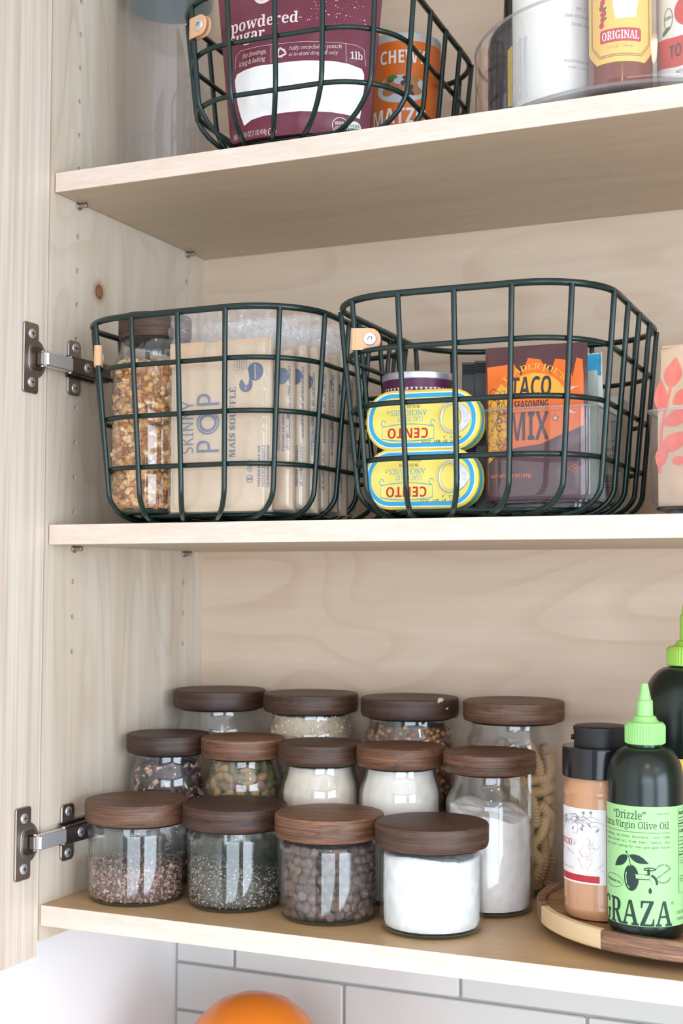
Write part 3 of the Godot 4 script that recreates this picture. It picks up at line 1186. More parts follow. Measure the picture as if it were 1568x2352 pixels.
	stuff("white_sugar", powder("tulip", 0.0382, 0.1185, func(_a: float, _q: float) -> float: return 0.116, [lin(244, 238, 230), lin(234, 226, 216)], 13, 0.0003), M.powder, Vector3(0.2790, 0, -0.1540), "fine white sugar filling its jar behind the salt", "sugar")
	stuff("white_powder", powder("shoulder", 0.0382, 0.1184, func(an: float, q: float) -> float: return 0.086 - 0.006 * q * sin(an + 0.3) + 0.002 * sin(5.0 * an) * q, [lin(240, 234, 230), lin(226, 220, 218)], 14, 0.0012), M.powder, Vector3(0.3640, 0, -0.1500), "white powder with a sloping top in the tall middle jar", "powder")
	var oats := []
	for k in 4:
		oats.append(blob(0, 0.25, 150 + k, Vector3(0.0020, 0.0008, 0.0014)))
	var tal := func(y: float) -> float: return jar_radius("tall", 0.0428, 0.155, y) - 0.0024
	stuff("oat_flakes", heap(0.043, 0.003, 0.153, 1500, oats, 0.0016, [lin(232, 216, 192), lin(214, 194, 166), lin(242, 230, 210), lin(196, 172, 142)], lin(204, 184, 156), tal), M.mixed, Vector3(0.1520, 0, -0.2340), "pale oat flakes filling the second back jar up to its neck", "oats")
	var crumbs := []
	for k in 5:
		crumbs.append(blob(1, 0.6, 160 + k, Vector3.ONE * 0.0022))
	stuff("brown_crumbs", heap(0.043, 0.003, 0.148, 1100, crumbs, 0.0023, [lin(170, 112, 60), lin(140, 86, 44), lin(196, 140, 84), lin(112, 66, 36)], lin(90, 54, 30), tal), M.mixed, Vector3(0.2573, 0, -0.2340), "golden brown crumbs filling the third back jar", "crumbs")
	pasta()
	turntable()
	spice_bottle()
	oil_bottles()

func chocolate() -> void:
	var m := MB.new()
	m.lathe([Vector2(0, -0.0021), Vector2(0.0034, -0.0021), Vector2(0.0043, -0.0012), Vector2(0.0040, 0.0004), Vector2(0.0027, 0.0018), Vector2(0.0012, 0.0030), Vector2(0.0004, 0.0036), Vector2(0, 0.0037)], 18)
	var mesh := m.mesh()
	var tones := [flat(rgb(92, 64, 54), 0.45), flat(rgb(76, 52, 44), 0.45), flat(rgb(110, 80, 68), 0.5)]
	var rest := MB.new()
	rest.lathe([Vector2(0, 0.004), Vector2(0.029, 0.004), Vector2(0.031, 0.056), Vector2(0, 0.058)], 32)
	var n := 0
	for row in 8:
		var y := 0.0072 + row * 0.0074
		for k in 28:
			var an := TAU * (k + (0.5 if row % 2 == 1 else 0.0) + rng.randf_range(-0.22, 0.22)) / 28.0
			var r := jar_radius("short", 0.0424, 0.0672, y) - 0.0024 - rng.randf_range(0.0028, 0.0052)
			var dir := Vector3(sin(an), 0, cos(an))
			var b := Basis(Quaternion(Vector3.UP, (dir * (1 if rng.randf() < 0.6 else -1) + Vector3(rng.randf_range(-0.6, 0.6), rng.randf_range(-0.6, 0.6), rng.randf_range(-0.6, 0.6))).normalized()))
			var at := Vector3(r * sin(an), y + rng.randf_range(-0.0016, 0.0016), r * cos(an))
			if dir.dot(Vector3(0.41, 0, 0.91)) > 0.15:
				var o := part_mesh("chocolate_chip", mesh, tones[rng.randi() % 3])
				o.transform = Transform3D(b.scaled(Vector3.ONE * rng.randf_range(0.95, 1.12)), Vector3(0.2460, 0, -0.0710) + at)
				tag(o, "round dark chocolate chip behind the glass of the third front jar", "chocolate chip", "chocolate chips in the third front jar")
				n += 1
			else:
				rest.append(m, Transform3D(b, at))
	for k in 60:
		var rr := 0.036 * sqrt(rng.randf())
		var an := rng.randf() * TAU
		rest.append(m, Transform3D(spin(), Vector3(rr * sin(an), 0.0605, rr * cos(an))))
	stuff("chocolate_chips", rest, tones[1], Vector3(0.2460, 0, -0.0710), "heap of dark chocolate chips inside the third front jar", "chocolate chips")

func pistachios() -> void:
	var kinds := []
	for k in 4:
		kinds.append(blob(2, 0.30, 200 + k, Vector3(0.0076, 0.0046, 0.0044), 1.5).mesh())
	var tones := [flat(rgb(124, 110, 58), 0.6), flat(rgb(158, 122, 80), 0.6), flat(rgb(108, 98, 52), 0.6), flat(rgb(132, 94, 76), 0.6), flat(rgb(164, 134, 88), 0.6)]
	var core := MB.new()
	core.lathe([Vector2(0, 0.004), Vector2(0.026, 0.004), Vector2(0.026, 0.104), Vector2(0.020, 0.108), Vector2(0, 0.109)], 32)
	var filler := MB.new()
	filler.append(core, Transform3D.IDENTITY)
	for row in 14:
		var y := 0.008 + row * 0.0078
		for k in 15:
			var an := TAU * (k + (0.5 if row % 2 == 1 else 0.0) + rng.randf_range(-0.25, 0.25)) / 15.0
			var r := jar_radius("tulip", 0.0375, 0.1178, y) - 0.0024 - 0.0052
			var dir := Vector3(sin(an), 0, cos(an))
			var at := Vector3(r * sin(an), y, r * cos(an))
			var b := Basis(Vector3.UP.cross(dir), Vector3.UP, dir) * Basis(Vector3(0, 0, 1), rng.randf_range(-1.4, 1.4)) * Basis(Vector3.RIGHT, rng.randf_range(-0.7, 0.7))
			if dir.dot(Vector3(0.46, 0, 0.89)) > 0.3 and y > 0.07:
				var o := part_mesh("pistachio", kinds[rng.randi() % 4], tones[rng.randi() % 5])
				o.transform = Transform3D(b, Vector3(0.1185, 0, -0.1540) + at)
				tag(o, "shelled green and tan pistachio behind the glass of the second middle jar", "pistachio", "pistachios in the second middle jar")
			else:
				var one := MB.new()
				one.lathe([Vector2(0, -0.0044), Vector2(0.0036, -0.0028), Vector2(0.0046, 0), Vector2(0.0036, 0.0028), Vector2(0, 0.0044)], 8)
				filler.append(one, Transform3D(b, at))
	stuff("pistachios", filler, tones[2], Vector3(0.1185, 0, -0.1540), "heap of pistachios inside the second middle jar", "pistachios")

func pasta_spiral(seed_: int, len: float) -> MB:
	var r := RandomNumberGenerator.new()
	r.seed = seed_
	var path := PackedVector3Array()
	var radii := PackedFloat32Array()
	var bend := r.randf_range(0.25, 0.5)
	var coils := int(len / 0.0030)
	for k in coils * 4 + 1:
		var s := float(k) / (coils * 4)
		var an := s * TAU * 1.3
		path.push_back(Vector3(0.0006 * cos(an), (s - 0.5) * len, 0.0006 * sin(an) + bend * len * (s - 0.5) * (s - 0.5)))
		radii.push_back(0.0046 + 0.0008 * cos(k * TAU / 4.0) if k > 0 and k < coils * 4 else 0.0038)
	var m := MB.new()
	m.tube(path, 0.0046, 12, false, Color.WHITE, radii)
	return m

func pasta() -> void:
	var kinds := []
	for k in 4:
		kinds.append(pasta_spiral(300 + k, 0.034 + 0.003 * k))
	var meshes := []
	for q: MB in kinds:
		meshes.append(q.mesh())
	var tones := [flat(rgb(190, 152, 104), 0.6), flat(rgb(172, 134, 88), 0.6), flat(rgb(200, 166, 118), 0.6)]
	var rest := MB.new()
	rest.lathe([Vector2(0, 0.004), Vector2(0.027, 0.004), Vector2(0.027, 0.112), Vector2(0.020, 0.116), Vector2(0, 0.117)], 32)
	for k in 60:
		var an := k * 2.399963
		var y := lerpf(0.014, 0.122, k / 60.0)
		var r := 0.0352 - 0.0008 * (k % 4)
		var dir := Vector3(sin(an), 0, cos(an))
		var lean := rng.randf_range(-0.9, 0.9) if k % 5 else 1.5
		var b := Basis(dir.cross(Vector3.UP), Vector3.UP, dir * -1.0) * Basis(Vector3(0, 0, 1), lean)
		var at := Vector3(r * sin(an), y, r * cos(an))
		if dir.dot(Vector3(0.29, 0, 0.96)) > 0.1 and y > 0.02:
			var o := part_mesh("pasta_spiral", meshes[k % 4], tones[rng.randi() % 3])
			o.transform = Transform3D(b, Vector3(0.3610, 0, -0.2340) + at)
			tag(o, "ridged tan pasta spiral behind the glass of the tall pasta jar", "pasta", "pasta spirals in the last back jar")
		else:
			rest.append(kinds[k % 4], Transform3D(b, at))
	stuff("pasta_spirals", rest, tones[1], Vector3(0.3610, 0, -0.2340), "heap of ridged pasta spirals inside the tall jar behind the spice bottle", "pasta")

func turntable() -> void:
	var R := 0.1335
	var ri := 0.1262
	var o := thing("wooden_turntable", "round wooden turntable of pale and dark strips under the olive oil bottles", "turntable", Vector3(0.545, 0, -0.1475))
	var m := MB.new()
	m.lathe([Vector2(0, 0.0), Vector2(0.075, 0.0), Vector2(0.076, 0.001), Vector2(0.076, 0.0088), Vector2(0, 0.0088)], 64)
	part("base", m, M.gasket, o)
	# strips of the deck, each clipped to the inner circle
	var cuts := [-0.14, -0.090, -0.045, 0.0, 0.05, 0.095, 0.14]
	for k in 6:
		var poly := PackedVector2Array()
		var a := maxf(cuts[k], -ri)
		var b := minf(cuts[k + 1], ri)
		for j in 13:
			var x := lerpf(a + 0.0002, b - 0.0002, j / 12.0)
			poly.push_back(Vector2(x, -sqrt(maxf(0.0, ri * ri - x * x))))
		for j in 13:
			var x := lerpf(b - 0.0002, a + 0.0002, j / 12.0)
			var y := sqrt(maxf(0.0, ri * ri - x * x))
			if y > 0.0005:
				poly.push_back(Vector2(x, y))
		m = MB.new()
		m.extrude(poly, 0.0090, 0.0188, 0.0002, Transform3D(Basis(Vector3(1, 0, 0), Vector3(0, 0, -1), Vector3(0, 1, 0)), Vector3.ZERO))
		part("plank", m, [M.acacia, M.acacia, M.walnut, M.acacia, M.maple, M.acacia][k], o)
	# staves of the rim, split where the strips meet
	var marks := [298.9, 335.4, 385.0, 432.0, 470.0, 520.0, 575.0, 658.9]
	for k in 7:
		var a0 := deg_to_rad(marks[k] + 0.05)
		var a1 := deg_to_rad(marks[k + 1] - 0.05)
		var pts := PackedVector3Array()
		var cols := 20
		var prof := [Vector2(ri, 0.0095), Vector2(R - 0.0015, 0.0088), Vector2(R, 0.0102), Vector2(R, 0.0222), Vector2(R - 0.0012, 0.0234), Vector2(ri + 0.0012, 0.0234), Vector2(ri, 0.0224), Vector2(ri, 0.0095)]
		m = MB.new()
		for q in prof.size() - 1:
			pts = PackedVector3Array()
			for p: Vector2 in [prof[q], prof[q + 1]]:
				for s in cols + 1:
					var an := lerpf(a0, a1, float(s) / cols)
					pts.push_back(Vector3(p.x * sin(an), p.y, p.x * cos(an)))
			var one := MB.new()
			one.grid(pts, 2, cols + 1, false, PackedVector2Array(), Color.WHITE, false)
			var c := Vector3((R + ri) / 2 * sin((a0 + a1) / 2), 0.0162, (R + ri) / 2 * cos((a0 + a1) / 2))
			var midv := one.v[cols / 2]
			if one.n[cols / 2].dot(midv - c) < 0.0:
				one = MB.new()
				var rev := PackedVector3Array()
				for p: Vector2 in [prof[q + 1], prof[q]]:
					for s in cols + 1:
						var an := lerpf(a0, a1, float(s) / cols)
						rev.push_back(Vector3(p.x * sin(an), p.y, p.x * cos(an)))
				one.grid(rev, 2, cols + 1, false, PackedVector2Array(), Color.WHITE, false)
			m.append(one, Transform3D.IDENTITY)
		part("rim_stave", m, M.maple if k in [0, 4] else M.walnut, o)

func spice_bottle() -> void:
	var y0 := 0.0189
	var o := thing("spice_bottle", "cinnamon powder bottle with a black flip cap and white leaf-print label on the turntable", "bottle", Vector3(0.4752, y0, -0.0918), 0.0)
	var R := 0.0296
	var m := MB.new()
	m.lathe([Vector2(0, 0.001), Vector2(R - 0.006, 0.0), Vector2(R - 0.0022, 0.0015), Vector2(R - 0.0002, 0.006), Vector2(R, 0.010), Vector2(R - 0.0008, 0.0125), Vector2(R, 0.015), Vector2(R, 0.092), Vector2(R - 0.0008, 0.0945), Vector2(R, 0.097), Vector2(R, 0.100), Vector2(R - 0.0022, 0.1075), Vector2(R - 0.003, 0.111), Vector2(0, 0.111)], 64)
	var mat := flat(rgb(206, 152, 112), 0.35)
	mat.clearcoat_enabled = true
	mat.clearcoat = 0.7
	mat.clearcoat_roughness = 0.08
	part("body", m, mat, o)
	m = MB.new()
	var prof := [Vector2(0, 0.1105), Vector2(0.0302, 0.1105), Vector2(0.0306, 0.1112), Vector2(0.0306, 0.1320), Vector2(0.0300, 0.1340), Vector2(0.0285, 0.1345), Vector2(0, 0.1345)]
	m.lathe(prof, 64)
	part("cap", m, M.cap_black, o)
	m = MB.new()
	m.lathe([Vector2(0, 0.1346), Vector2(0.0212, 0.1346), Vector2(0.0212, 0.1460), Vector2(0.0218, 0.1475), Vector2(0.0216, 0.1495), Vector2(0.0200, 0.1505), Vector2(0, 0.1506)], 56)
	part("flip_lid", m, M.cap_matte, o)
	m = MB.new()
	m.tube(PackedVector3Array([Vector3(-0.0205, 0.1405, 0.0035), Vector3(-0.0225, 0.1405, 0.0035), Vector3(-0.0228, 0.1405, 0.0035)]), 0.0021, 12)
	part("hinge_pin", m, M.cap_black, o)
	var az := 12.9 - 84.0
	var map := on_round(R, az)
	var T := PackedVector2Array()
	t_rect(T, 0, 0.0585, 0.0940, 0.0580)
	var lab := ink("label", T, map, M.paper, o, 0.00015, 0.003, "white paper label")
	T = PackedVector2Array()
	t_rect(T, -0.0025, 0.0335, 0.0890, 0.0052)
	t_text(T, "Cinnamon", "serif", 0.0010, 0.0615, 0.0340, 0.0070)
	ink("red_print", T, map, M.ink_red, lab, 0.0003)
	T = PackedVector2Array()
	for k in 60:       # the woodcut landscape at the top of the label
		var x := lerpf(-0.042, 0.042, rng.randf())
		var y := rng.randf_range(0.0745, 0.0835)
		t_line(T, arc2(x, y - 0.004, rng.randf_range(0.003, 0.009), 0.004, 20, 160, 8), 0.00028)
		if k % 4 == 0:
			t_line(T, PackedVector2Array([Vector2(x, y), Vector2(x + 0.0003, y + 0.0026)]), 0.0005)
			t_poly(T, ellipse2(x, y + 0.0035, 0.0014, 0.0012, 10))
		if k % 3 == 0:
			t_poly(T, leaf2(Vector2(x, y - 0.008), Vector2(x + rng.randf_range(-0.005, 0.005), y - 0.005), 0.0016))
	t_text(T, "NET WT 8 OZ (226 g)", "sans", 0.012, 0.0405, 0.015, 0.0016)
	t_text(T, "GROUND", "serif", -0.0015, 0.0545, 0.012, 0.0026)
	ink("grey_print", T, map, M.ink_grey, lab, 0.00025)
	T = PackedVector2Array()
	for k in 14:
		var a := Vector2(lerpf(0.012, 0.042, rng.randf()), lerpf(0.040, 0.070, rng.randf()))
		for j in 4:
			var d := Vector2(0.005, 0).rotated(rng.randf() * TAU)
			t_line(T, PackedVector2Array([a, a + d * 0.5 + d.orthogonal() * 0.12, a + d]), 0.0002)
	ink("mauve_print", T, map, M.ink_mauve, lab, 0.00025)

func bottle_profile(R: float, hs: float, hn: float, rn: float) -> Array:
	var p := [Vector2(0, 0.0012), Vector2(R - 0.008, 0.0), Vector2(R - 0.003, 0.0012), Vector2(R - 0.0006, 0.0050), Vector2(R, 0.010), Vector2(R, hs)]
	for k in range(1, 11):
		var an := PI / 2 * k / 10.0
		p.append(Vector2(rn + (R - rn) * cos(an), hs + (hn - hs) * sin(an)))
	p.append_array([Vector2(rn, hn + 0.006), Vector2(0, hn + 0.006)])
	return p

func squeeze_cap(o: Node3D, y: float, rc: float, hc: float, ht: float, col: Material) -> void:
	var m := MB.new()
	m.lathe([Vector2(0, y), Vector2(rc - 0.0012, y), Vector2(rc - 0.0008, y + 0.0006), Vector2(rc - 0.0008, y + hc - 0.002), Vector2(rc - 0.0022, y + hc - 0.0003), Vector2(0, y + hc)], 60)
	for k in 44:     # the grip ribs
		var an := TAU * k / 44.0
		m.tube(PackedVector3Array([Vector3((rc - 0.0009) * sin(an), y + 0.0008, (rc - 0.0009) * cos(an)), Vector3((rc - 0.0009) * sin(an), y + hc - 0.0034, (rc - 0.0009) * cos(an)), Vector3((rc - 0.0014) * sin(an), y + hc - 0.0022, (rc - 0.0014) * cos(an))]), 0.00075, 5)
	part("cap", m, col, o)
	m = MB.new()
	var t := y + hc
	m.lathe([Vector2(0, t - 0.001), Vector2(rc * 0.70, t - 0.0002), Vector2(rc * 0.56, t + 0.0022), Vector2(rc * 0.54, t + 0.0038), Vector2(rc * 0.40, t + 0.0050), Vector2(rc * 0.385, t + ht * 0.55), Vector2(rc * 0.31, t + ht * 0.58), Vector2(rc * 0.17, t + ht - 0.0008), Vector2(rc * 0.13, t + ht), Vector2(0, t + ht)], 36)
	part("nozzle", m, col, o)

func oil_bottles() -> void:
	var y0 := 0.0189
	var o := thing("oil_bottle", "smaller dark green squeeze bottle with pale green cap and label, at the turntable's front", "bottle", Vector3(0.5189, y0, -0.0505), 0.0, "dark green olive oil squeeze bottles")
	var R := 0.0289
	var m := MB.new()
	m.lathe(bottle_profile(R, 0.1135, 0.1405, 0.0128), 72)
	part("body", m, M.bottle_green, o)
	squeeze_cap(o, 0.1425, 0.0156, 0.0165, 0.0290, M.cap_lime)
	var az := 11.1
	var map := on_round(R, az)
	var D := R * PI / 180.0
	var T := PackedVector2Array()
	t_rect(T, -2 * D, 0.0551, 214 * D, 0.0874)
	var lab := ink("label", T, map, M.ink_lime, o, 0.00015, 0.003, "pale green printed label")
	T = PackedVector2Array()
	t_text(T, "“Drizzle”", "serif", -27 * D, 0.0925, 54 * D, 0.0064)
	t_text(T, "Extra Virgin Olive Oil", "serif", -23 * D, 0.0845, 116 * D, 0.0068)
	t_line(T, PackedVector2Array([Vector2(-81 * D, 0.0798), Vector2(37 * D, 0.0798)]), 0.0003)
	t_text(T, "SQUEEZY", "serif", 26 * D, 0.0936, 20 * D, 0.0013)
	t_text(T, "No kidding, no funny business. Just 100%", "mono", -23 * D, 0.0764, 118 * D, 0.0021)
	t_text(T, "original olive oil from Jaén, Spain. Use", "mono", -23 * D, 0.0727, 118 * D, 0.0021)
	t_text(T, "“Drizzle” after cooking for that good-good finish.", "mono", -23 * D, 0.0690, 120 * D, 0.0021)
	# the olive with its tap
	t_poly(T, ellipse2(-22 * D, 0.0462, 0.0058, 0.0096, 36))
	t_poly(T, leaf2(Vector2(-27 * D, 0.0625), Vector2(-51 * D, 0.0532), 0.0066))
	t_poly(T, leaf2(Vector2(-25 * D, 0.0628), Vector2(4 * D, 0.0573), 0.0056))
	t_line(T, PackedVector2Array([Vector2(-23 * D, 0.0535), Vector2(-25 * D, 0.0600), Vector2(-30 * D, 0.0655)]), 0.0011)
	t_poly(T, leaf2(Vector2(5.5 * D, 0.0352), Vector2(5.5 * D, 0.0402), 0.0026))
	t_line(T, arc2(5 * D, 0.0420, 0.0038, 0.0056, 0, 80, 10), 0.0046)
	t_rect(T, -3 * D, 0.0475, 0.0080, 0.0040)
	t_rect(T, 3.5 * D, 0.0512, 0.0020, 0.0045)
	t_line(T, ellipse2(5 * D, 0.0533, 0.0040, 0.0010, 16), 0.0009, true)
	# round and oval stamps
	for q in [["ALWAYS FRESH", 0.0], ["NEVER BLENDED", PI]]:
		var C := PackedVector2Array()
		t_text(C, q[0], "sansb", 0, 0.0066 if q[1] == 0.0 else -0.0066, 0.0150, 0.0012, 0.0, 0.0, 0.0066 if q[1] == 0.0 else -0.0066)
		for p in C:
			T.push_back(p + Vector2(25 * D, 0.0500))
	t_text(T, "SINGLE ORIGIN", "sansb", 25 * D, 0.0500, 0.0115, 0.0011, 0.55)
	t_line(T, ellipse2(-56 * D, 0.0420, 0.0105, 0.0048, 32), 0.0003, true)
	t_text(T, "FINISHING OIL", "sansb", -56 * D, 0.0420, 0.0170, 0.0017, -0.06)
	# name
	t_text(T, "GRAZA", "serifb", -24 * D, 0.0210, 126 * D, 0.0185)
	t_line(T, ellipse2(40 * D, 0.0284, 0.0011, 0.0011, 14), 0.0002, true)
	t_text(T, "R", "sansb", 40 * D, 0.0284, 0.0, 0.0010)
	t_text(T, "11.8 FL OZ", "sans", 57 * D, 0.0208, 0.0095, 0.0022)
	t_text(T, "(350 ML)", "sans", 57 * D, 0.0160, 0.0080, 0.0022)
	# nutrition panel
	t_line(T, PackedVector2Array([Vector2(54 * D, 0.0345), Vector2(104 * D, 0.0345), Vector2(104 * D, 0.0965), Vector2(54 * D, 0.0965)]), 0.0004, true)
	var lines := [["Nutrition Facts", 0.0935, 0.0030], ["about 23 servings", 0.0898, 0.0014], ["Serv. size 1 Tbsp (15 mL)", 0.0875, 0.0014], ["Amount per serving", 0.0833, 0.0013], ["Calories 120", 0.0803, 0.0028], ["Total Fat 14g", 0.0752, 0.0015], ["Sat. Fat 2g", 0.0727, 0.0014], ["Sodium 0mg", 0.0700, 0.0015], ["Total Carb. 0g", 0.0673, 0.0015], ["Protein 0g", 0.0646, 0.0015]]
	for q in lines:
		t_text(T, q[0], "sansb", 56 * D + 0.0095, q[1], 0.019, q[2])
	t_rect(T, 79 * D, 0.0855, 48 * D, 0.0010)
	t_rect(T, 79 * D, 0.0626, 48 * D, 0.0008)
	for k in 6:
		t_text(T, ["The % Daily Value tells you how", "much a nutrient in a serving", "of food contributes to a diet.", "INGREDIENTS: extra virgin", "olive oil. Store in a cool", "dark place away from light."][k], "sans", 79 * D, 0.0600 - 0.0018 * k - (0.008 if k > 2 else 0.0), 0.023, 0.0012)
	ink("dark_print", T, map, M.ink_dark_green, lab, 0.0003)
	T = PackedVector2Array()
	t_line(T, arc2(-22 * D, 0.0462, 0.0042, 0.0078, 150, 215, 8), 0.0007)
	t_line(T, arc2(-22 * D, 0.0462, 0.0042, 0.0078, 222, 255, 6), 0.0006)
	t_line(T, PackedVector2Array([Vector2(-16 * D, 0.0489), Vector2(-2 * D, 0.0489)]), 0.0006)
	t_line(T, arc2(5 * D, 0.0420, 0.0030, 0.0048, 0, 80, 8), 0.0026)
	t_rect(T, -5 * D, 0.0475, 0.0100, 0.0026)
	t_line(T, PackedVector2Array([Vector2(-23.5 * D, 0.0545), Vector2(-25.5 * D, 0.0600), Vector2(-29 * D, 0.0640)]), 0.0005)
	ink("pale_print", T, map, M.ink_lime, lab, 0.00042)

	var b := thing("oil_bottle", "larger dark green squeeze bottle with yellow-green cap and yellow label, behind the smaller one", "bottle", Vector3(0.5345, y0, -0.1600), 0.0, "dark green olive oil squeeze bottles")
	var R2 := 0.0383
	m = MB.new()
	m.lathe(bottle_profile(R2, 0.160, 0.1955, 0.0150), 72)
	part("body", m, M.bottle_green, b)
	squeeze_cap(b, 0.1965, 0.0186, 0.0160, 0.0460, M.cap_lime2)
	T = PackedVector2Array()
	var map2 := on_round(R2, 9.3)
	t_rect(T, 0, 0.0700, R2 * 2.6, 0.1060)
	var lb := ink("label", T, map2, M.ink_yellow, b, 0.00015, 0.004, "yellow label")
	T = PackedVector2Array()
	t_text(T, "“Sizzle”", "serif", 0, 0.112, 0.034, 0.008)
	t_text(T, "GRAZA", "serifb", 0, 0.035, 0.080, 0.024)
	ink("dark_print", T, map2, M.ink_dark_green, lb, 0.0003)

# ------------------------------------------------------------------ the cabinet
func side_panel() -> MB:
	# inner face at x = 0 with real shelf-pin holes, drilled on a 32 mm pitch in two columns
	var m := MB.new()
	var y0 := -0.0315
	var y1 := 0.99
	var c := 0.006
	var cols := [-0.2423, -0.0431]
	var zs := [-DEPTH - 0.006, cols[0] - c, cols[0] + c, cols[1] - c, cols[1] + c, -0.0015]
	var rect := func(za: float, zb: float, ya: float, yb: float) -> void:
		m.add(PackedVector3Array([Vector3(0, ya, za), Vector3(0, ya, zb), Vector3(0, yb, zb), Vector3(0, yb, za)]), PackedVector2Array([Vector2(ya, za), Vector2(ya, zb), Vector2(yb, zb), Vector2(yb, za)]), PackedInt32Array([0, 1, 2, 0, 2, 3]), Color.WHITE, false)
	for k in 5:
		if k != 1 and k != 3:
			rect.call(zs[k], zs[k + 1], y0, y1)
	var ys := []
	for k in range(-7, 19):
		ys.append(0.6995 - 0.032 * k)
	ys.reverse()
	var r := 0.0025
	for col: float in cols:
		var last := y0
		for y: float in ys:
			if y < 0.2 or y > 0.9:
				continue
			rect.call(col - c, col + c, last, y - c)
			last = y + c
			var pts := PackedVector3Array()
			var uv := PackedVector2Array()
			var n := 16
			for q in [0, 1, 2]:
				for s in n:
					var an := TAU * (s + 0.5) / n
					var d := Vector2(cos(an), sin(an))
					var e := d * r
					if q == 0:
						e = d * (c / maxf(absf(d.x), absf(d.y)))
						if s % 4 == 1 or s % 4 == 2:
							e = Vector2(signf(d.x) * c, signf(d.y) * c) if false else e
					pts.push_back(Vector3(-0.010 if q == 2 else 0.0, y + e.y, col + e.x))
					uv.push_back(Vector2(y + e.y, col + e.x))
			var pi := PackedInt32Array()
			for q in 2:
				for s in n:
					var s2 := (s + 1) % n
					pi.append_array(PackedInt32Array([q * n + s, q * n + s2, q * n + n + s2, q * n + s, q * n + n + s2, q * n + n + s]))
			for s in range(1, n - 1):
				pi.append_array(PackedInt32Array([2 * n, 2 * n + s, 2 * n + s + 1]))
			var m2 := MB.new()
			m2.add(pts, uv, pi, Color.WHITE, false)
			# turn the cell towards +x where its normals say otherwise
			for t3 in range(0, m2.i.size(), 3):
				var a := m2.v[m2.i[t3]]
				var b := m2.v[m2.i[t3 + 1]]
				var d2 := m2.v[m2.i[t3 + 2]]
				var f := (d2 - a).cross(b - a)
				var want := Vector3.RIGHT
				if t3 >= n * 6 and t3 < n * 12:
					want = Vector3(0, y, col) - Vector3(0, (a.y + b.y + d2.y) / 3.0, (a.z + b.z + d2.z) / 3.0)
				var o := m.v.size()
				var nn := f.normalized() if f.dot(want) > 0.0 else -f.normalized()
				for p in [a, b, d2]:
					m.v.push_back(p)
					m.n.push_back(nn)
					m.t.push_back(Vector2(p.y, p.z))
					m.c.push_back(Color.WHITE)
				m.i.append_array(PackedInt32Array([o, o + 1, o + 2]) if f.dot(want) > 0.0 else PackedInt32Array([o, o + 2, o + 1]))
			# the square's corners
			for sy in [-1.0, 1.0]:
				for sz in [-1.0, 1.0]:
					var an1 := TAU * 1.5 / n
					var e1 := c * tan(an1)
					var cp := PackedVector3Array([Vector3(0, y + sy * c, col + sz * c), Vector3(0, y + sy * e1, col + sz * c), Vector3(0, y + sy * c, col + sz * e1)])
					var f := (cp[2] - cp[0]).cross(cp[1] - cp[0])
					m.add(cp, PackedVector2Array([Vector2(cp[0].y, cp[0].z), Vector2(cp[1].y, cp[1].z), Vector2(cp[2].y, cp[2].z)]), PackedInt32Array([0, 1, 2]) if f.x > 0 else PackedInt32Array([0, 2, 1]), Color.WHITE, false)
		rect.call(col - c, col + c, last, y1)
	# the remaining faces of the board
	var b := MB.new()
	b.box(Vector3(-0.018, y0, -DEPTH - 0.006), Vector3(-0.0101, y1, -0.0015), 0.0, 1)
	m.append(b, Transform3D.IDENTITY)
	for q in [[Vector3(-0.0101, y0, -0.0015), Vector3(0, y0, -0.0015), Vector3(0, y1, -0.0015), Vector3(-0.0101, y1, -0.0015)], [Vector3(-0.0101, y0, -DEPTH - 0.006), Vector3(0, y0, -DEPTH - 0.006), Vector3(0, y0, -0.0015), Vector3(-0.0101, y0, -0.0015)]]:
		var pv := PackedVector3Array(q)
		var f := (pv[2] - pv[0]).cross(pv[1] - pv[0])
		var want := Vector3(0, 0, 1) if absf(f.normalized().z) > 0.5 else Vector3(0, -1, 0)
		m.add(pv, PackedVector2Array([Vector2(pv[0].y, pv[0].x), Vector2(pv[1].y, pv[1].x), Vector2(pv[2].y, pv[2].x), Vector2(pv[3].y, pv[3].x)]), PackedInt32Array([0, 1, 2, 0, 2, 3]) if f.dot(want) > 0 else PackedInt32Array([0, 2, 1, 0, 3, 2]), Color.WHITE, false)
	return m

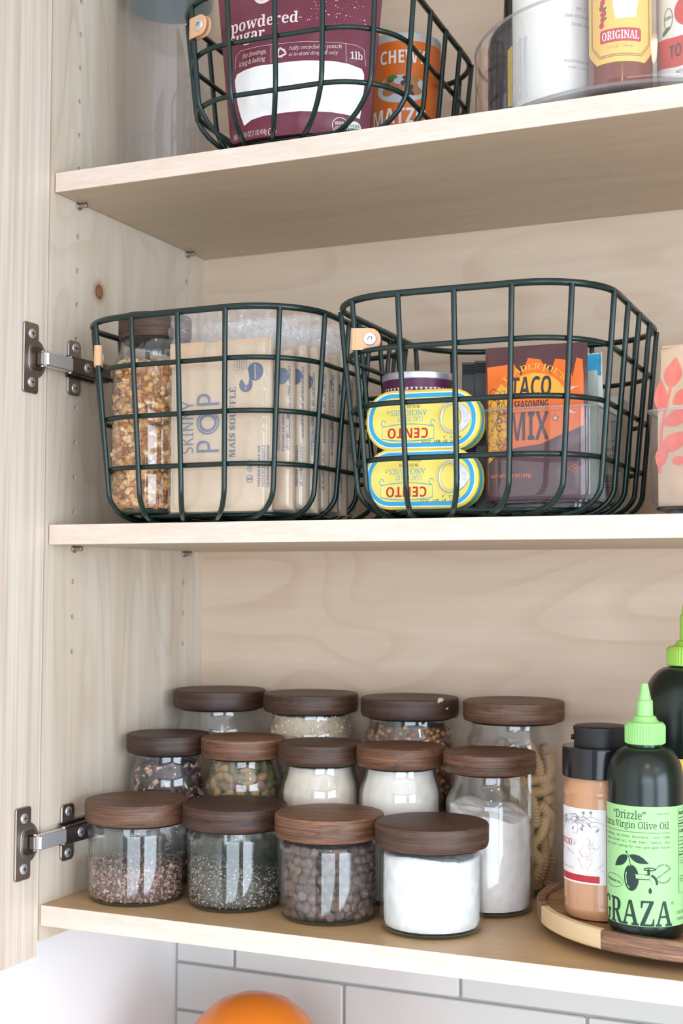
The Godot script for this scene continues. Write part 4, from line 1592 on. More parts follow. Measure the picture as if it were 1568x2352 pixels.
func build_cabinet() -> void:
	var cab := thing("wall_cabinet", "pale birch wall cabinet standing open, with nickel hinges and rows of pin holes", "cabinet")
	part("side_panel", side_panel(), M.side, cab)
	var m := MB.new()
	m.box(Vector3(WIDE, -0.0315, -DEPTH - 0.006), Vector3(WIDE + 0.018, 0.99, -0.0015), 0.0006, 1)
	part("side_panel", m, M.side, cab)
	m = MB.new()
	m.box(Vector3(-0.0005, -0.0315, -DEPTH - 0.006), Vector3(WIDE + 0.0005, 0.99, -DEPTH), 0.0, 0)
	part("back_panel", m, M.back, cab)
	m = MB.new()
	m.box(Vector3(0.0002, -THICK, -DEPTH), Vector3(WIDE - 0.0002, 0, -0.0008), 0.0004, 0)
	part("bottom_panel", m, M.bottom, cab)
	m = MB.new()
	m.box(Vector3(0.0012, -THICK, -0.0008), Vector3(WIDE - 0.0012, 0, 0.0), 0.0003, 0)
	part("edge_band", m, M.band, cab)
	m = MB.new()
	m.box(Vector3(-0.018, 0.97, -DEPTH), Vector3(WIDE + 0.018, 0.99, -0.0015), 0.0006, 0)
	part("top_panel", m, M.shelf, cab)
	# the door, swung open by a right angle
	m = MB.new()
	m.box(Vector3(-0.0205, -0.0440, 0.0012), Vector3(-0.0012, 0.985, 0.452), 0.0005, 1)
	var door := part("door", m, M.door, cab, "pale door with fine vertical grain")
	m = MB.new()
	m.box(Vector3(-0.0204, -0.0438, 0.0006), Vector3(-0.0013, 0.9848, 0.0012), 0.0002, 1)
	part("edge_band", m, M.door_edge, door)
	for y in [0.4795, 0.0575]:
		hinge(cab, y, y < 0.2)

func hinge(cab: Node3D, y: float, low: bool) -> void:
	# outlines are drawn as (z, y) and pushed out along +x
	var up := Transform3D(Basis(Vector3(0, 0, 1), Vector3(0, 1, 0), Vector3(1, 0, 0)), Vector3(0, y, 0))
	var m := MB.new()
	# the plate screwed to the door, with the drilled cup beside it
	var pl := PackedVector2Array()
	for p in [[0.0368, -0.0312, -90, 0], [0.0368, 0.0312, 0, 90], [0.0155, 0.0312, 90, 180]]:
		for k in 5:
			var an := deg_to_rad(lerpf(p[2], p[3], k / 4.0))
			pl.push_back(Vector2(p[0] - 0.003 * (1 if p[0] > 0.02 else -1) + 0.003 * cos(an), p[1] - 0.003 * signf(p[1]) + 0.003 * sin(an)))
	pl.push_back(Vector2(0.0155, 0.0162))
	for k in range(0, 19):
		var an := deg_to_rad(lerpf(118, 242, k / 18.0))
		pl.push_back(Vector2(0.0222 + 0.0182 * cos(an), 0.0182 * sin(an)))
	pl.push_back(Vector2(0.0155, -0.0162))
	for k in 5:
		var an := deg_to_rad(lerpf(180, 270, k / 4.0))
		pl.push_back(Vector2(0.0155 + 0.003 + 0.003 * cos(an), -0.0312 + 0.003 + 0.003 * sin(an)))
	m.extrude(pl, -0.0011, 0.0012, 0.0006, up)
	var root := part("hinge", m, M.nickel, cab, "nickel concealed hinge low on the door" if low else "nickel concealed hinge by the middle shelf")
	m = MB.new()
	m.extrude(moved(rrect2(0.0235, 0.0265, 0.008), Vector2(0.0185, 0)), 0.0009, 0.0017, 0.0004, up)
	part("cup_rim", m, M.nickel, root)
	m = MB.new()
	m.extrude(moved(rrect2(0.0190, 0.0215, 0.0065), Vector2(0.0185, 0)), 0.0014, 0.0019, 0.0002, up)
	part("cup_recess", m, M.dark_metal, root)
	# the bright link between cup and arm
	m = MB.new()
	m.box(Vector3(0.002, y - 0.0058, 0.0165), Vector3(0.008, y + 0.0058, 0.0200), 0.0008, 2)
	part("link", m, M.dark_metal, root)
	m = MB.new()
	m.box(Vector3(0.0055, y - 0.0066, -0.0225), Vector3(0.0125, y + 0.0066, 0.0175), 0.0014, 2)
	part("link", m, M.chrome, root, "bright link")
	m = MB.new()
	m.tube(PackedVector3Array([Vector3(0.009, y - 0.0078, -0.0212), Vector3(0.009, y + 0.0078, -0.0212)]), 0.0022, 12)
	part("pivot", m, M.nickel, root)
	m = MB.new()
	m.tube(PackedVector3Array([Vector3(0.006, y - 0.0072, 0.0168), Vector3(0.006, y + 0.0072, 0.0168)]), 0.0016, 12)
	part("pivot", m, M.nickel, root)
	# the arm along the side panel
	m = MB.new()
	var arm := PackedVector2Array([Vector2(-0.0205, -0.0078), Vector2(-0.0205, 0.0078), Vector2(-0.079, 0.0086), Vector2(-0.0815, 0.006), Vector2(-0.0815, -0.006), Vector2(-0.079, -0.0086)])
	m.extrude(arm, 0.0045, 0.0128, 0.0012, up)
	part("arm", m, M.dark_metal, root)
	m = MB.new()
	m.extrude(PackedVector2Array([Vector2(-0.0235, -0.0100), Vector2(-0.0235, 0.0100), Vector2(-0.066, 0.0105), Vector2(-0.066, -0.0105)]), 0.0020, 0.0046, 0.0008, up)
	part("arm_base", m, M.dark_metal, root)
	m = MB.new()
	m.extrude(moved(rrect2(0.0200, 0.0505, 0.005), Vector2(-0.0373, 0)), 0.0001, 0.0026, 0.0008, up)
	part("mounting_plate", m, M.nickel, root)
	for s in [[0.0255, 0.0215, 0.0012], [0.0255, -0.0215, 0.0012], [-0.0376, 0.0185, 0.0026], [-0.0376, -0.0185, 0.0026], [-0.0425, 0.0, 0.0128]]:
		m = MB.new()
		var h := MB.new()
		h.lathe([Vector2(0, -0.0004), Vector2(0.0046, -0.0004), Vector2(0.0042, 0.0007), Vector2(0.0028, 0.0013), Vector2(0, 0.0015)], 24)
		m.append(h, up * Transform3D(Basis(Vector3.RIGHT, PI / 2), Vector3(s[0], s[1], s[2])))
		part("screw", m, M.chrome, root)
		m = MB.new()
		for k in 2:
			var a := Vector2(0.0024, 0.0005) if k == 0 else Vector2(0.0005, 0.0024)
			m.extrude(PackedVector2Array([Vector2(-a.x, -a.y), Vector2(a.x, -a.y), Vector2(a.x, a.y), Vector2(-a.x, a.y)]), 0.0, 0.00012, 0.0, up * Transform3D(Basis.IDENTITY, Vector3(s[0], s[1], s[2] + 0.00145)))
		part("screw_cross", m, M.hole, root)
	m = MB.new()
	m.extrude(moved(rrect2(0.007, 0.0052, 0.001), Vector2(-0.0560, 0)), 0.0, 0.0002, 0.0, up * Transform3D(Basis.IDENTITY, Vector3(0, 0, 0.0128)))
	part("slot", m, M.hole, root)

func build_shelves() -> void:
	for s in [[SHELF_A, -0.0047, "upper birch shelf carrying the purple sugar pouch and the glass canister"], [SHELF_B, -0.0035, "middle birch shelf carrying the basket of popcorn packets and the basket of anchovy tins"]]:
		var o := thing("cabinet_shelf", s[2], "shelf", Vector3(0, s[0] - THICK, 0))
		var m := MB.new()
		m.box(Vector3(0.0012, 0, -DEPTH + 0.0003), Vector3(WIDE - 0.0012, THICK, s[1] - 0.0008), 0.0004, 0)
		part("board", m, M.shelf, o)
		m = MB.new()
		m.box(Vector3(0.0012, 0, s[1] - 0.0008), Vector3(WIDE - 0.0012, THICK, s[1]), 0.0003, 0)
		part("edge_band", m, M.band, o)
	var n := 0
	for y in [SHELF_A - THICK, SHELF_B - THICK]:
		for z in [-0.0431, -0.2423]:
			var m := MB.new()
			m.tube(PackedVector3Array([Vector3(-0.008, 0, 0), Vector3(0.0, 0, 0), Vector3(0.0085, 0, 0), Vector3(0.0092, 0, 0)]), 0.0024, 14, false, Color.WHITE, PackedFloat32Array([0.0024, 0.0024, 0.0024, 0.0017]))
			m.tube(PackedVector3Array([Vector3(0.0, 0, 0), Vector3(0.0006, 0, 0), Vector3(0.0014, 0, 0), Vector3(0.0016, 0, 0)]), 0.004, 16, false, Color.WHITE, PackedFloat32Array([0.0038, 0.004, 0.004, 0.0034]))
			var o := part("shelf_pin", m, M.nickel)
			o.position = Vector3(0.0002, y - 0.0026, z)
			tag(o, ["front steel pin under the upper shelf, left side panel", "back steel pin under the upper shelf, in the corner", "front steel pin under the middle shelf, left side panel", "back steel pin under the middle shelf, in the corner"][n], "shelf pin", "steel shelf pins")
			n += 1

func build_room() -> void:
	# tiled wall behind and below the cabinet: grout bed and single tiles
	var m := MB.new()
	m.box(Vector3(-0.30, -1.42, -0.50), Vector3(3.5, 1.25, -0.3030), 0.0, 0)
	var wall := struct("wall_back", m, M.grout, "pale grouted wall under the cabinet")
	var tiles := {}
	for row in 8:
		for k in range(-1, 5):
			var x0 := -0.0395 + (0.0723 if row % 2 == 0 else 0.1993) + 0.2528 * (k - 1)
			var x1 := x0 + 0.2528
			x0 = maxf(x0, -0.0390) + 0.0016
			x1 -= 0.0016
			var y1 := -0.0769 - 0.0507 * row - 0.0014
			if x1 - x0 < 0.02:
				continue
			m = MB.new()
			m.box(Vector3(x0, y1 - 0.0479, -0.3035), Vector3(x1, y1, -0.3000 - 0.0004 * rng.randf()), 0.0010, 0)
			part("tile", m, M.tiles[rng.randi() % 3], wall)
	m = MB.new()
	m.box(Vector3(-0.30, -1.42, -0.50), Vector3(-0.0398, 1.25, 3.6), 0.0, 1)
	struct("wall_left", m, M.white_wall, "plain white wall beside the open door")
	# wall on the right, with its window
	m = MB.new()
	m.box(Vector3(3.3, -1.42, -0.5), Vector3(3.5, 1.25, SIDE_WIN.position.x), 0.0, 1)
	m.box(Vector3(3.3, -1.42, SIDE_WIN.end.x), Vector3(3.5, 1.25, 3.6), 0.0, 1)
	m.box(Vector3(3.3, -1.42, SIDE_WIN.position.x), Vector3(3.5, SIDE_WIN.position.y, SIDE_WIN.end.x), 0.0, 1)
	m.box(Vector3(3.3, SIDE_WIN.end.y, SIDE_WIN.position.x), Vector3(3.5, 1.25, SIDE_WIN.end.x), 0.0, 1)
	struct("wall_right", m, M.room_wall)
	m = MB.new()
	m.box(Vector3(3.37, SIDE_WIN.position.y, SIDE_WIN.position.x), Vector3(3.375, SIDE_WIN.end.y, SIDE_WIN.end.x), 0.0, 1)
	var sw := struct("window_2", m, M.clear)
	for q in 4:
		m = MB.new()
		var z := lerpf(SIDE_WIN.position.x, SIDE_WIN.end.x - 0.06, q / 3.0)
		m.box(Vector3(3.30, SIDE_WIN.position.y, z), Vector3(3.40, SIDE_WIN.end.y, z + 0.06), 0.004, 1)
		part("mullion", m, M.white_wall, sw)
	m = MB.new()
	m.box(Vector3(-0.3, -1.62, -0.5), Vector3(3.5, -1.42, 3.6), 0.0, 0)
	struct("floor", m, M.floor)
	m = MB.new()
	m.box(Vector3(-0.3, 1.15, -0.5), Vector3(3.5, 1.35, 3.6), 0.0, 0)
	struct("ceiling", m, M.white_wall)
	# wall opposite, with its window
	m = MB.new()
	m.box(Vector3(-0.3, -1.42, 3.4), Vector3(WIN.position.x, 1.25, 3.6), 0.0, 0)
	m.box(Vector3(WIN.end.x, -1.42, 3.4), Vector3(3.5, 1.25, 3.6), 0.0, 0)
	m.box(Vector3(WIN.position.x, -1.42, 3.4), Vector3(WIN.end.x, WIN.position.y, 3.6), 0.0, 0)
	m.box(Vector3(WIN.position.x, WIN.end.y, 3.4), Vector3(WIN.end.x, 1.25, 3.6), 0.0, 0)
	struct("wall_front", m, M.room_wall)
	m = MB.new()
	m.box(Vector3(WIN.position.x, WIN.position.y, 3.47), Vector3(WIN.end.x, WIN.end.y, 3.475), 0.0, 0)
	var win := struct("window_1", m, M.clear)
	for q in 4:
		m = MB.new()
		var x := lerpf(WIN.position.x, WIN.end.x - 0.05, q / 3.0)
		m.box(Vector3(x, WIN.position.y, 3.44), Vector3(x + 0.05, WIN.end.y, 3.50), 0.004, 1)
		part("mullion", m, M.white_wall, win)
	for q in 2:
		m = MB.new()
		var y := WIN.position.y if q == 0 else WIN.end.y - 0.05
		m.box(Vector3(WIN.position.x + 0.05, y, 3.44), Vector3(WIN.end.x - 0.05, y + 0.05, 3.50), 0.004, 0)
		part("rail", m, M.white_wall, win)

const WIN := Rect2(0.6, -0.95, 2.4, 1.9)        # window opposite: x, y
const SIDE_WIN := Rect2(0.55, -1.00, 2.2, 1.95)  # window on the right: z, y

func build_lights() -> void:
	# recessed ceiling lamps
	for p in [Vector3(0.95, 1.15, 1.25), Vector3(2.0, 1.15, 1.25), Vector3(0.95, 1.15, 2.4)]:
		var o := thing("ceiling_light", "small round recessed lamp in the white ceiling", "lamp", p, 0.0, "recessed ceiling lamps")
		var m := MB.new()
		m.lathe([Vector2(0.050, -0.004), Vector2(0.062, -0.006), Vector2(0.066, -0.001), Vector2(0.066, 0.0), Vector2(0.050, 0.0)], 40)
		part("trim", m, M.white_wall, o)
		m = MB.new()
		m.lathe([Vector2(0, -0.003), Vector2(0.050, -0.003), Vector2(0.050, -0.001), Vector2(0, -0.001)], 40)
		part("lens", m, M.lamp, o)
		var l := SpotLight3D.new()
		l.name = "glow"
		l.light_color = Color(1.0, 0.86, 0.68)
		l.light_energy = LAMP
		l.light_size = 0.05
		l.spot_angle = 80.0
		l.spot_range = 8.0
		l.spot_attenuation = 2.0
		l.spot_angle_attenuation = 0.6
		l.shadow_enabled = true
		l.position = Vector3(0, -0.008, 0)
		l.rotation.x = -PI / 2
		o.add_child(l)

const LAMP := 0.35

func baskets() -> void:
	var hp := [0.1326, 0.0895, 0.0463]
	make_basket("green wire basket of popcorn packets and granola, on the middle shelf by the hinge", Vector3(0.1513, SHELF_B, -0.1089), -0.0231, 0.1127, 0.1391, 0.0634, 0.1737, hp, 0.0125, 0.2625, 0.1445, 2.13)
	make_basket("green wire basket holding anchovy tins and a taco seasoning pouch", Vector3(0.3893, SHELF_B, -0.1136), 0.0068, 0.1127, 0.1391, 0.0634, 0.1737, hp, 0.0150, 0.2650, 0.1422, 0.36)
	make_basket("green wire basket around the purple sugar pouch on the upper shelf", Vector3(0.2340, SHELF_A, -0.1026), 0.0339, 0.1023, 0.1346, 0.0600, 0.1176, [0.0755, 0.0324], 0.0105, 0.2605, 0.0960, -0.42, 0.042)

func granola_jar() -> void:
	var at := Vector3(0.0895, SHELF_B + 0.0085, -0.0350)
	make_jar("large clear jar with a walnut lid full of golden granola, inside the popcorn basket", "", at.x, at.y, at.z, "shoulder", 0.0325, 0.0375, 0.1770, 0.1545, 1, 0.2)
	var kinds := []
	for k in 7:      # each cluster a few oats stuck together
		var m := MB.new()
		for q in 4:
			m.append(blob(1, 0.35, 400 + k * 5 + q, Vector3(0.0026, 0.0021, 0.0023), 1.6), Transform3D(spin(), Vector3(rng.randf_range(-1, 1), rng.randf_range(-1, 1), rng.randf_range(-1, 1)) * 0.0021), Color.WHITE * rng.randf_range(0.8, 1.15))
		kinds.append(m)
	var shape := func(y: float) -> float: return jar_radius("shoulder", 0.0375, 0.1545, y) - 0.0024
	stuff("granola", heap(0.0350, 0.003, 0.1320, 900, kinds, 0.0044, [lin(222, 172, 110), lin(204, 146, 84), lin(232, 190, 132), lin(186, 124, 70), lin(214, 166, 112), lin(148, 98, 60), lin(238, 204, 156)], lin(182, 128, 78), shape, 90), M.mixed, at, "golden brown granola clusters filling the large jar in the popcorn basket", "granola")

func popcorn_packet(k: int, at: Vector3, w: float, h: float, turn: float, label: String) -> void:
	var o := thing("popcorn_packet", label, "snack packet", at, turn, "kraft popcorn packets in clear wrappers")
	var m := MB.new()
	var t := 0.0052
	# the folded paper bag: a flat packet of three folds with soft creases
	var f := FastNoiseLite.new()
	f.seed = 500 + k
	f.frequency = 40.0
	for side in [1.0, -1.0]:
		var pts := PackedVector3Array()
		var nu := 24
		var nv := 30
		for r in nv + 1:
			for s in nu + 1:
				var u := (float(s) / nu - 0.5) * w
				var v := h * r / nv
				var e := minf(minf(w / 2 - absf(u), v), h - v)
				var z := t * smoothstep(-0.0005, 0.004, e) + 0.0009 * f.get_noise_2d(u, v) * smoothstep(0.0, 0.01, e)
				if u > w * 0.10:       # the folded-over flap
					z += 0.0011 * side
				pts.push_back(Vector3(u, v, z * side))
		m.sheet(pts, nv + 1, nu + 1, Vector3(0, 0, side))
	m.box(Vector3(-w / 2 + 0.0004, 0.0004, -t * 0.5), Vector3(w / 2 - 0.0004, h - 0.0004, t * 0.5), 0.0005, 0)
	var body := part("paper_bag", m, M.kraft if k % 3 != 1 else M.kraft2, o)
	var map := on_plane(Vector3(0, 0, t + 0.0013), Vector3.RIGHT, Vector3.UP)
	var map_l := on_plane(Vector3(0, 0, t + 0.0004), Vector3.RIGHT, Vector3.UP)
	if k == 0:
		var T := PackedVector2Array()
		t_text(T, "SKINNY", "sans", -0.0290, 0.0715, 0.0445, 0.0112, PI / 2)
		t_text(T, "P", "sans", -0.0095, 0.0548, 0.0100, 0.0215, PI / 2)
		t_text(T, "P", "sans", -0.0095, 0.0945, 0.0100, 0.0215, PI / 2)
		t_line(T, ellipse2(-0.0095, 0.0747, 0.0102, 0.0092, 40), 0.0014, true)
		t_line(T, ellipse2(-0.0095, 0.0747, 0.0074, 0.0066, 36), 0.0022, true)
		t_text(T, "POPCORN", "sans", 0.0062, 0.0720, 0.0480, 0.0034, PI / 2)
		ink("print", T, map_l, M.ink_slate, body, 0.0001)
		T = PackedVector2Array()
		t_text(T, "MAÏS SOUFFLÉ", "serifb", 0.0138, 0.0740, 0.0590, 0.0072, PI / 2)
		t_poly(T, ellipse2(0.0355, 0.1155, 0.0076, 0.0076, 28))
		t_poly(T, ellipse2(0.0268, 0.1050, 0.0062, 0.0062, 28))
		for q in 26:
			t_poly(T, moved(ellipse2(0.0, 0.0, 0.0004, 0.0004, 6), Vector2(0.0228, 0.1215) + Vector2(0.0072, 0).rotated(TAU * q / 26.0)))
		for q in 5:
			t_text(T, ["NO ARTIFICIAL", "FLAVORS", "DAIRY FREE", "NUT FREE", "GMO FREE"][q], "sansb", 0.0186 + 0.0022 * q, 0.1215, 0.0092 if q != 2 else 0.0110, 0.0011, PI / 2)
		for q in 3:
			t_text(T, ["CHILDREN SHOULD NOT", "PREPARE OR HANDLE", "LES ENFANTS NE DOIVENT"][q], "sansb", 0.0396 + 0.0042 * q, 0.0365, 0.0345, 0.0024, PI / 2)
		t_line(T, ellipse2(0.0310, 0.0345, 0.0022, 0.0022, 18), 0.0004, true)
		t_text(T, "U", "sansb", 0.0310, 0.0345, 0.0, 0.0024, PI / 2)
		t_line(T, ellipse2(0.0310, 0.0400, 0.0022, 0.0022, 18), 0.0004, true)
		t_text(T, "D", "sansb", 0.0310, 0.0400, 0.0, 0.0022, PI / 2)
		t_line(T, moved(rrect2(0.0050, 0.0056, 0.0012), Vector2(0.0310, 0.0262)), 0.0005, true)
		t_text(T, "g", "sansb", 0.0310, 0.0262, 0.0, 0.0040, PI / 2)
		ink("dark_print", T, map, M.ink_navy, body, 0.0001)
		T = PackedVector2Array()
		t_text(T, "SNACK BETTER", "sansb", 0.0355, 0.1155, 0.0125, 0.0014, PI / 2)
		t_text(T, "33 CAL", "sansb", 0.0268, 0.1050, 0.0090, 0.0014, PI / 2)
		ink("pale_print", T, map, M.ink_cream, body, 0.0002)
		T = PackedVector2Array()
		t_rect(T, -0.030, h - 0.010, w * 0.5 - 0.014, 0.0198)
		t_rect(T, 0.0225, h - 0.0085, 0.0475, 0.0165)
		ink("fold_over", T, map_l, M.kraft3, body, 0.00008, 0.01)
	else:
		var T := PackedVector2Array()
		for q in 3:
			t_text(T, ["CHILDREN SHOULD NOT", "PREPARE OR HANDLE", "LES ENFANTS NE DOIVENT"][q], "sansb", w / 2 - 0.0110 + 0.0042 * q, 0.0365 + 0.03 * (k % 2), 0.0345, 0.0024, PI / 2)
		t_text(T, "MICROWAVE POPCORN  NOT SOLD SEPARATELY", "sansb", w / 2 - 0.0015, 0.0900, 0.0600, 0.0022, PI / 2)
		t_poly(T, ellipse2(w / 2 - 0.0090, 0.1120, 0.0070, 0.0070, 24))
		ink("dark_print", T, map, M.ink_navy, body, 0.0001)
	# the clear film round it, crimped along its top
	m = MB.new()
	var g := FastNoiseLite.new()
	g.seed = 540 + k
	g.frequency = 90.0
	g.noise_type = FastNoiseLite.TYPE_CELLULAR
	g.cellular_return_type = FastNoiseLite.RETURN_DISTANCE
	var nu := 44
	var nv := 72
	var hh := h + 0.0285
	for side in [1.0, -1.0]:
		var pts := PackedVector3Array()
		for r in nv + 1:
			for s in nu + 1:
				var u := (float(s) / nu - 0.5) * (w + 0.0036)
				var v := -0.0015 + (hh + 0.0015) * r / nv
				var e := minf((w + 0.0036) / 2 - absf(u), v + 0.0015)
				var over := smoothstep(h - 0.004, h + 0.014, v)
				var z := (t + 0.0024) * smoothstep(0.0, 0.0035, e) * (1.0 - over) + 0.0008
				z += (0.0011 * g.get_noise_2d(u * 1.4, v) + 0.0030 * absf(f.get_noise_2d(u * 2.6 + v, v * 1.8 - u))) * (0.22 + over * 2.2)
				z += 0.0022 * over * absf(sin((u * 190.0 + 34.0 * f.get_noise_2d(v * 2.0, u) * 0.12) + v * 260.0))
				if v > h + 0.019:
					z += 0.0010 * sin(v * 2600.0)
				var y := v + 0.0045 * over * g.get_noise_2d(u * 0.6 + 3.0, 0.0)
				pts.push_back(Vector3(u * (1.0 + 0.01 * over), y, z * side))
		m.sheet(pts, nv + 1, nu + 1, Vector3(0, 0, side))
	part("film_wrapper", m, M.film, o)

func middle_shelf() -> void:
	granola_jar()
	var y := SHELF_B + 0.0085
	var w := 0.0950
	var rights := [0.2225, 0.2350, 0.2405, 0.2425, 0.2450, 0.2462, 0.2476, 0.2490]
	for k in 8:
		var z := -0.0026 - 0.0165 * k
		var ww := w if k < 1 else 0.0850
		popcorn_packet(k, Vector3(rights[k] - ww / 2, y + 0.0012 * (k % 3), z), ww, 0.1440 - (0.0 if k == 0 else 0.004 * ((k * 2) % 3)), 0.02 * sin(k * 2.1), ["kraft popcorn packet with large slate-blue lettering, foremost of its row", "kraft popcorn packet second behind the foremost, its text strip showing", "kraft popcorn packet third from the front of the row", "kraft popcorn packet fourth from the front of the row", "kraft popcorn packet fifth from the front, in deep shade", "kraft popcorn packet sixth from the front of the shaded row", "kraft popcorn packet seventh from the front, behind the shaded ones", "kraft popcorn packet at the very back of the row"][k])
	anchovies(Vector3(0.3450, SHELF_B + 0.0811, -0.0300), 0.018, "upper yellow anchovy tin with blue border and ring pull, standing upside down on another")
	anchovies(Vector3(0.3436, SHELF_B + 0.0333, -0.0300), 0.008, "lower yellow anchovy tin with blue border, upside down on the basket floor")
	purple_can()
	for k in 3:
		var o := thing("ribbed_sachet", ["black ribbed sachet nearest the purple can", "black ribbed sachet between two others behind the tins", "black ribbed sachet nearest the taco pouch"][k], "sachet", Vector3(0.3668 + 0.0125 * k, SHELF_B + 0.0085, -0.0850 + 0.004 * k), 0.25, "black ribbed sachets behind the anchovy tins")
		var m := MB.new()
		for q in 9:
			m.box(Vector3(-0.0055 + 0.0, 0.116 + 0.0009 * q, -0.0016), Vector3(0.0055, 0.1167 + 0.0009 * q, 0.0016), 0.0002, 0)
		m.extrude(moved(rrect2(0.0112, 0.1165, 0.001), Vector2(0, 0.0583)), -0.0014, 0.0014, 0.0004)
		part("pouch", m, M.sachet, o)
		m = MB.new()
		m.box(Vector3(-0.0056, 0.1242, -0.0012), Vector3(0.0056, 0.1265, 0.0012), 0.0003, 0)
		part("seal", m, M.sachet, o)
		if k == 1:
			var T := PackedVector2Array()
			t_text(T, "200", "sansb", 0.0, 0.0530, 0.0080, 0.0040)
			t_text(T, "POUCH", "sans", 0.0, 0.0488, 0.0085, 0.0018)
			ink("print", T, on_plane(Vector3(0, 0, 0.00145), Vector3.RIGHT, Vector3.UP), M.ink_grey, o, 0.0001)
	taco()
	clear_box("clear_bin", "small smoky clear bin holding the taco seasoning pouch in the basket", Vector3(0.4395, SHELF_B + 0.0085, -0.0920), Vector3(0.0880, 0.0790, 0.1100))
	bean_packs()
	clear_box("clear_bin", "smoky clear bin holding the leaf-print paper bag, at the end of the middle shelf", Vector3(0.6450, SHELF_B, -0.1290), Vector3(0.2310, 0.0785, 0.2200))
	leaf_bag()

func anchovies(at: Vector3, roll: float, label: String) -> void:
	var o := thing("anchovy_tin", label, "tin", at, 0.0, "yellow anchovy tins")
	o.rotation.z = -roll
	var W := 0.0985
	var H := 0.0500
	var m := MB.new()
	m.extrude(rrect2(W - 0.002, H - 0.002, 0.0225), -0.0215, -0.0010, 0.0012)
	part("body", m, M.tin_yellow, o)
	m = MB.new()
	m.extrude(rrect2(W, H, 0.0235), -0.0024, 0.0, 0.0011)
	part("lid_rim", m, M.tin_gold, o)
	m = MB.new()
	m.extrude(rrect2(W - 0.0034, H - 0.0034, 0.0220), -0.0010, 0.0006, 0.0003)
	var lid := part("lid", m, M.tin_lid, o)
	var face := on_plane(Vector3(0, 0, 0.0006), Vector3.RIGHT, Vector3.UP)
	var T := PackedVector2Array()
	t_line(T, rrect2(W - 0.0098, H - 0.0098, 0.0188, 10), 0.0034, true)
	ink("blue_border", T, face, M.ink_cyan, lid, 0.00006)
	T = PackedVector2Array()
	t_line(T, rrect2(W - 0.0056, H - 0.0056, 0.0209, 10), 0.0009, true)
	t_poly(T, ellipse2(0.0, 0.0, 0.001, 0.001, 6))
	ink("white_border", T, face, M.ink_white, lid, 0.00006)
	T = PackedVector2Array()
	t_text(T, "CENTO", "sansb", -0.0117, -0.0105, 0.0350, 0.0084, PI)
	ink("red_print", T, face, M.ink_red, lid, 0.0001)
	T = PackedVector2Array()
	t_text(T, "ANCHOVIES", "serif", -0.0111, 0.0062, 0.0316, 0.0046, PI)
	t_text(T, "FLAT FILLET", "serif", -0.0098, 0.0010, 0.0225, 0.0036, PI)
	# the scroll round the name
	t_line(T, arc2(-0.0117, -0.0450, 0.0700, 0.0420, 72.0, 108.0, 16), 0.0007)
	t_line(T, arc2(-0.0117, 0.0215, 0.0700, 0.0385, 251.0, 289.0, 16), 0.0008)
	for s in [-1.0, 1.0]:
		t_line(T, PackedVector2Array([Vector2(-0.0117 + s * 0.0225, -0.0050), Vector2(-0.0117 + s * 0.0225, -0.0148)]), 0.0004)
		t_line(T, arc2(-0.0117 + s * 0.0215, -0.0022, 0.0019, 0.0024, 0, 300, 12), 0.0006)
	ink("blue_print", T, face, M.ink_slate2, lid, 0.0001)
	T = PackedVector2Array()
	t_text(T, "IN OLIVE OIL", "sans", -0.0100, 0.0112, 0.0172, 0.0026, PI)
	t_text(T, "NET WT 2 OZ (56g)", "sans", -0.0090, 0.0152, 0.0200, 0.0020, PI)
	t_text(T, "BEST BY MAY 2024", "mono", 0.0165, -0.0178, 0.0315, 0.0026, PI)
	t_text(T, "MAR12C _A", "mono", 0.0265, -0.0143, 0.0150, 0.0024, PI)
	t_line(T, ellipse2(0.0092 - 0.0385, 0.0066, 0.0011, 0.0011, 14), 0.0002, true)
	ink("black_print", T, face, M.ink_black, lid, 0.0001)
	# side stripe
	m = MB.new()
	var side := PackedVector3Array()
	for z in [-0.0075, -0.0135]:
		for p in rrect2(W - 0.0018, H - 0.0018, 0.0226, 8):
			side.push_back(Vector3(p.x, p.y, z))
	m.grid(side, 2, 36, true)
	part("side_stripe", m, M.ink_cyan, o)
	# ring pull
	m = MB.new()
	var loop := PackedVector3Array()
	for k in 28:
		var an := TAU * k / 28.0
		loop.push_back(Vector3(0.0262 + 0.0092 * cos(an), 0.0010 + 0.0118 * sin(an), 0.0022 + 0.0006 * cos(an)))
	m.tube(loop, 0.0011, 8, true)
	var tab := PackedVector2Array()
	for p in [[0.0300, -0.0098], [0.0345, -0.0100], [0.0392, -0.0062], [0.0418, -0.0008], [0.0420, 0.0030], [0.0392, 0.0082], [0.0345, 0.0118], [0.0300, 0.0116], [0.0330, 0.0060], [0.0336, 0.0010], [0.0328, -0.0040]]:
		tab.push_back(Vector2(p[0], p[1]))
	m.extrude(tab, 0.0010, 0.0024, 0.0006)
	part("ring_pull", m, M.tin_metal, o)
	m = MB.new()
	var rv := MB.new()
	rv.lathe([Vector2(0, 0), Vector2(0.0030, 0), Vector2(0.0027, 0.0009), Vector2(0.0012, 0.0012), Vector2(0, 0.0009)], 20)
	m.append(rv, Transform3D(Basis(Vector3.RIGHT, PI / 2), Vector3(0.0378, 0.0012, 0.0021)))
	part("rivet", m, M.tin_metal, o)

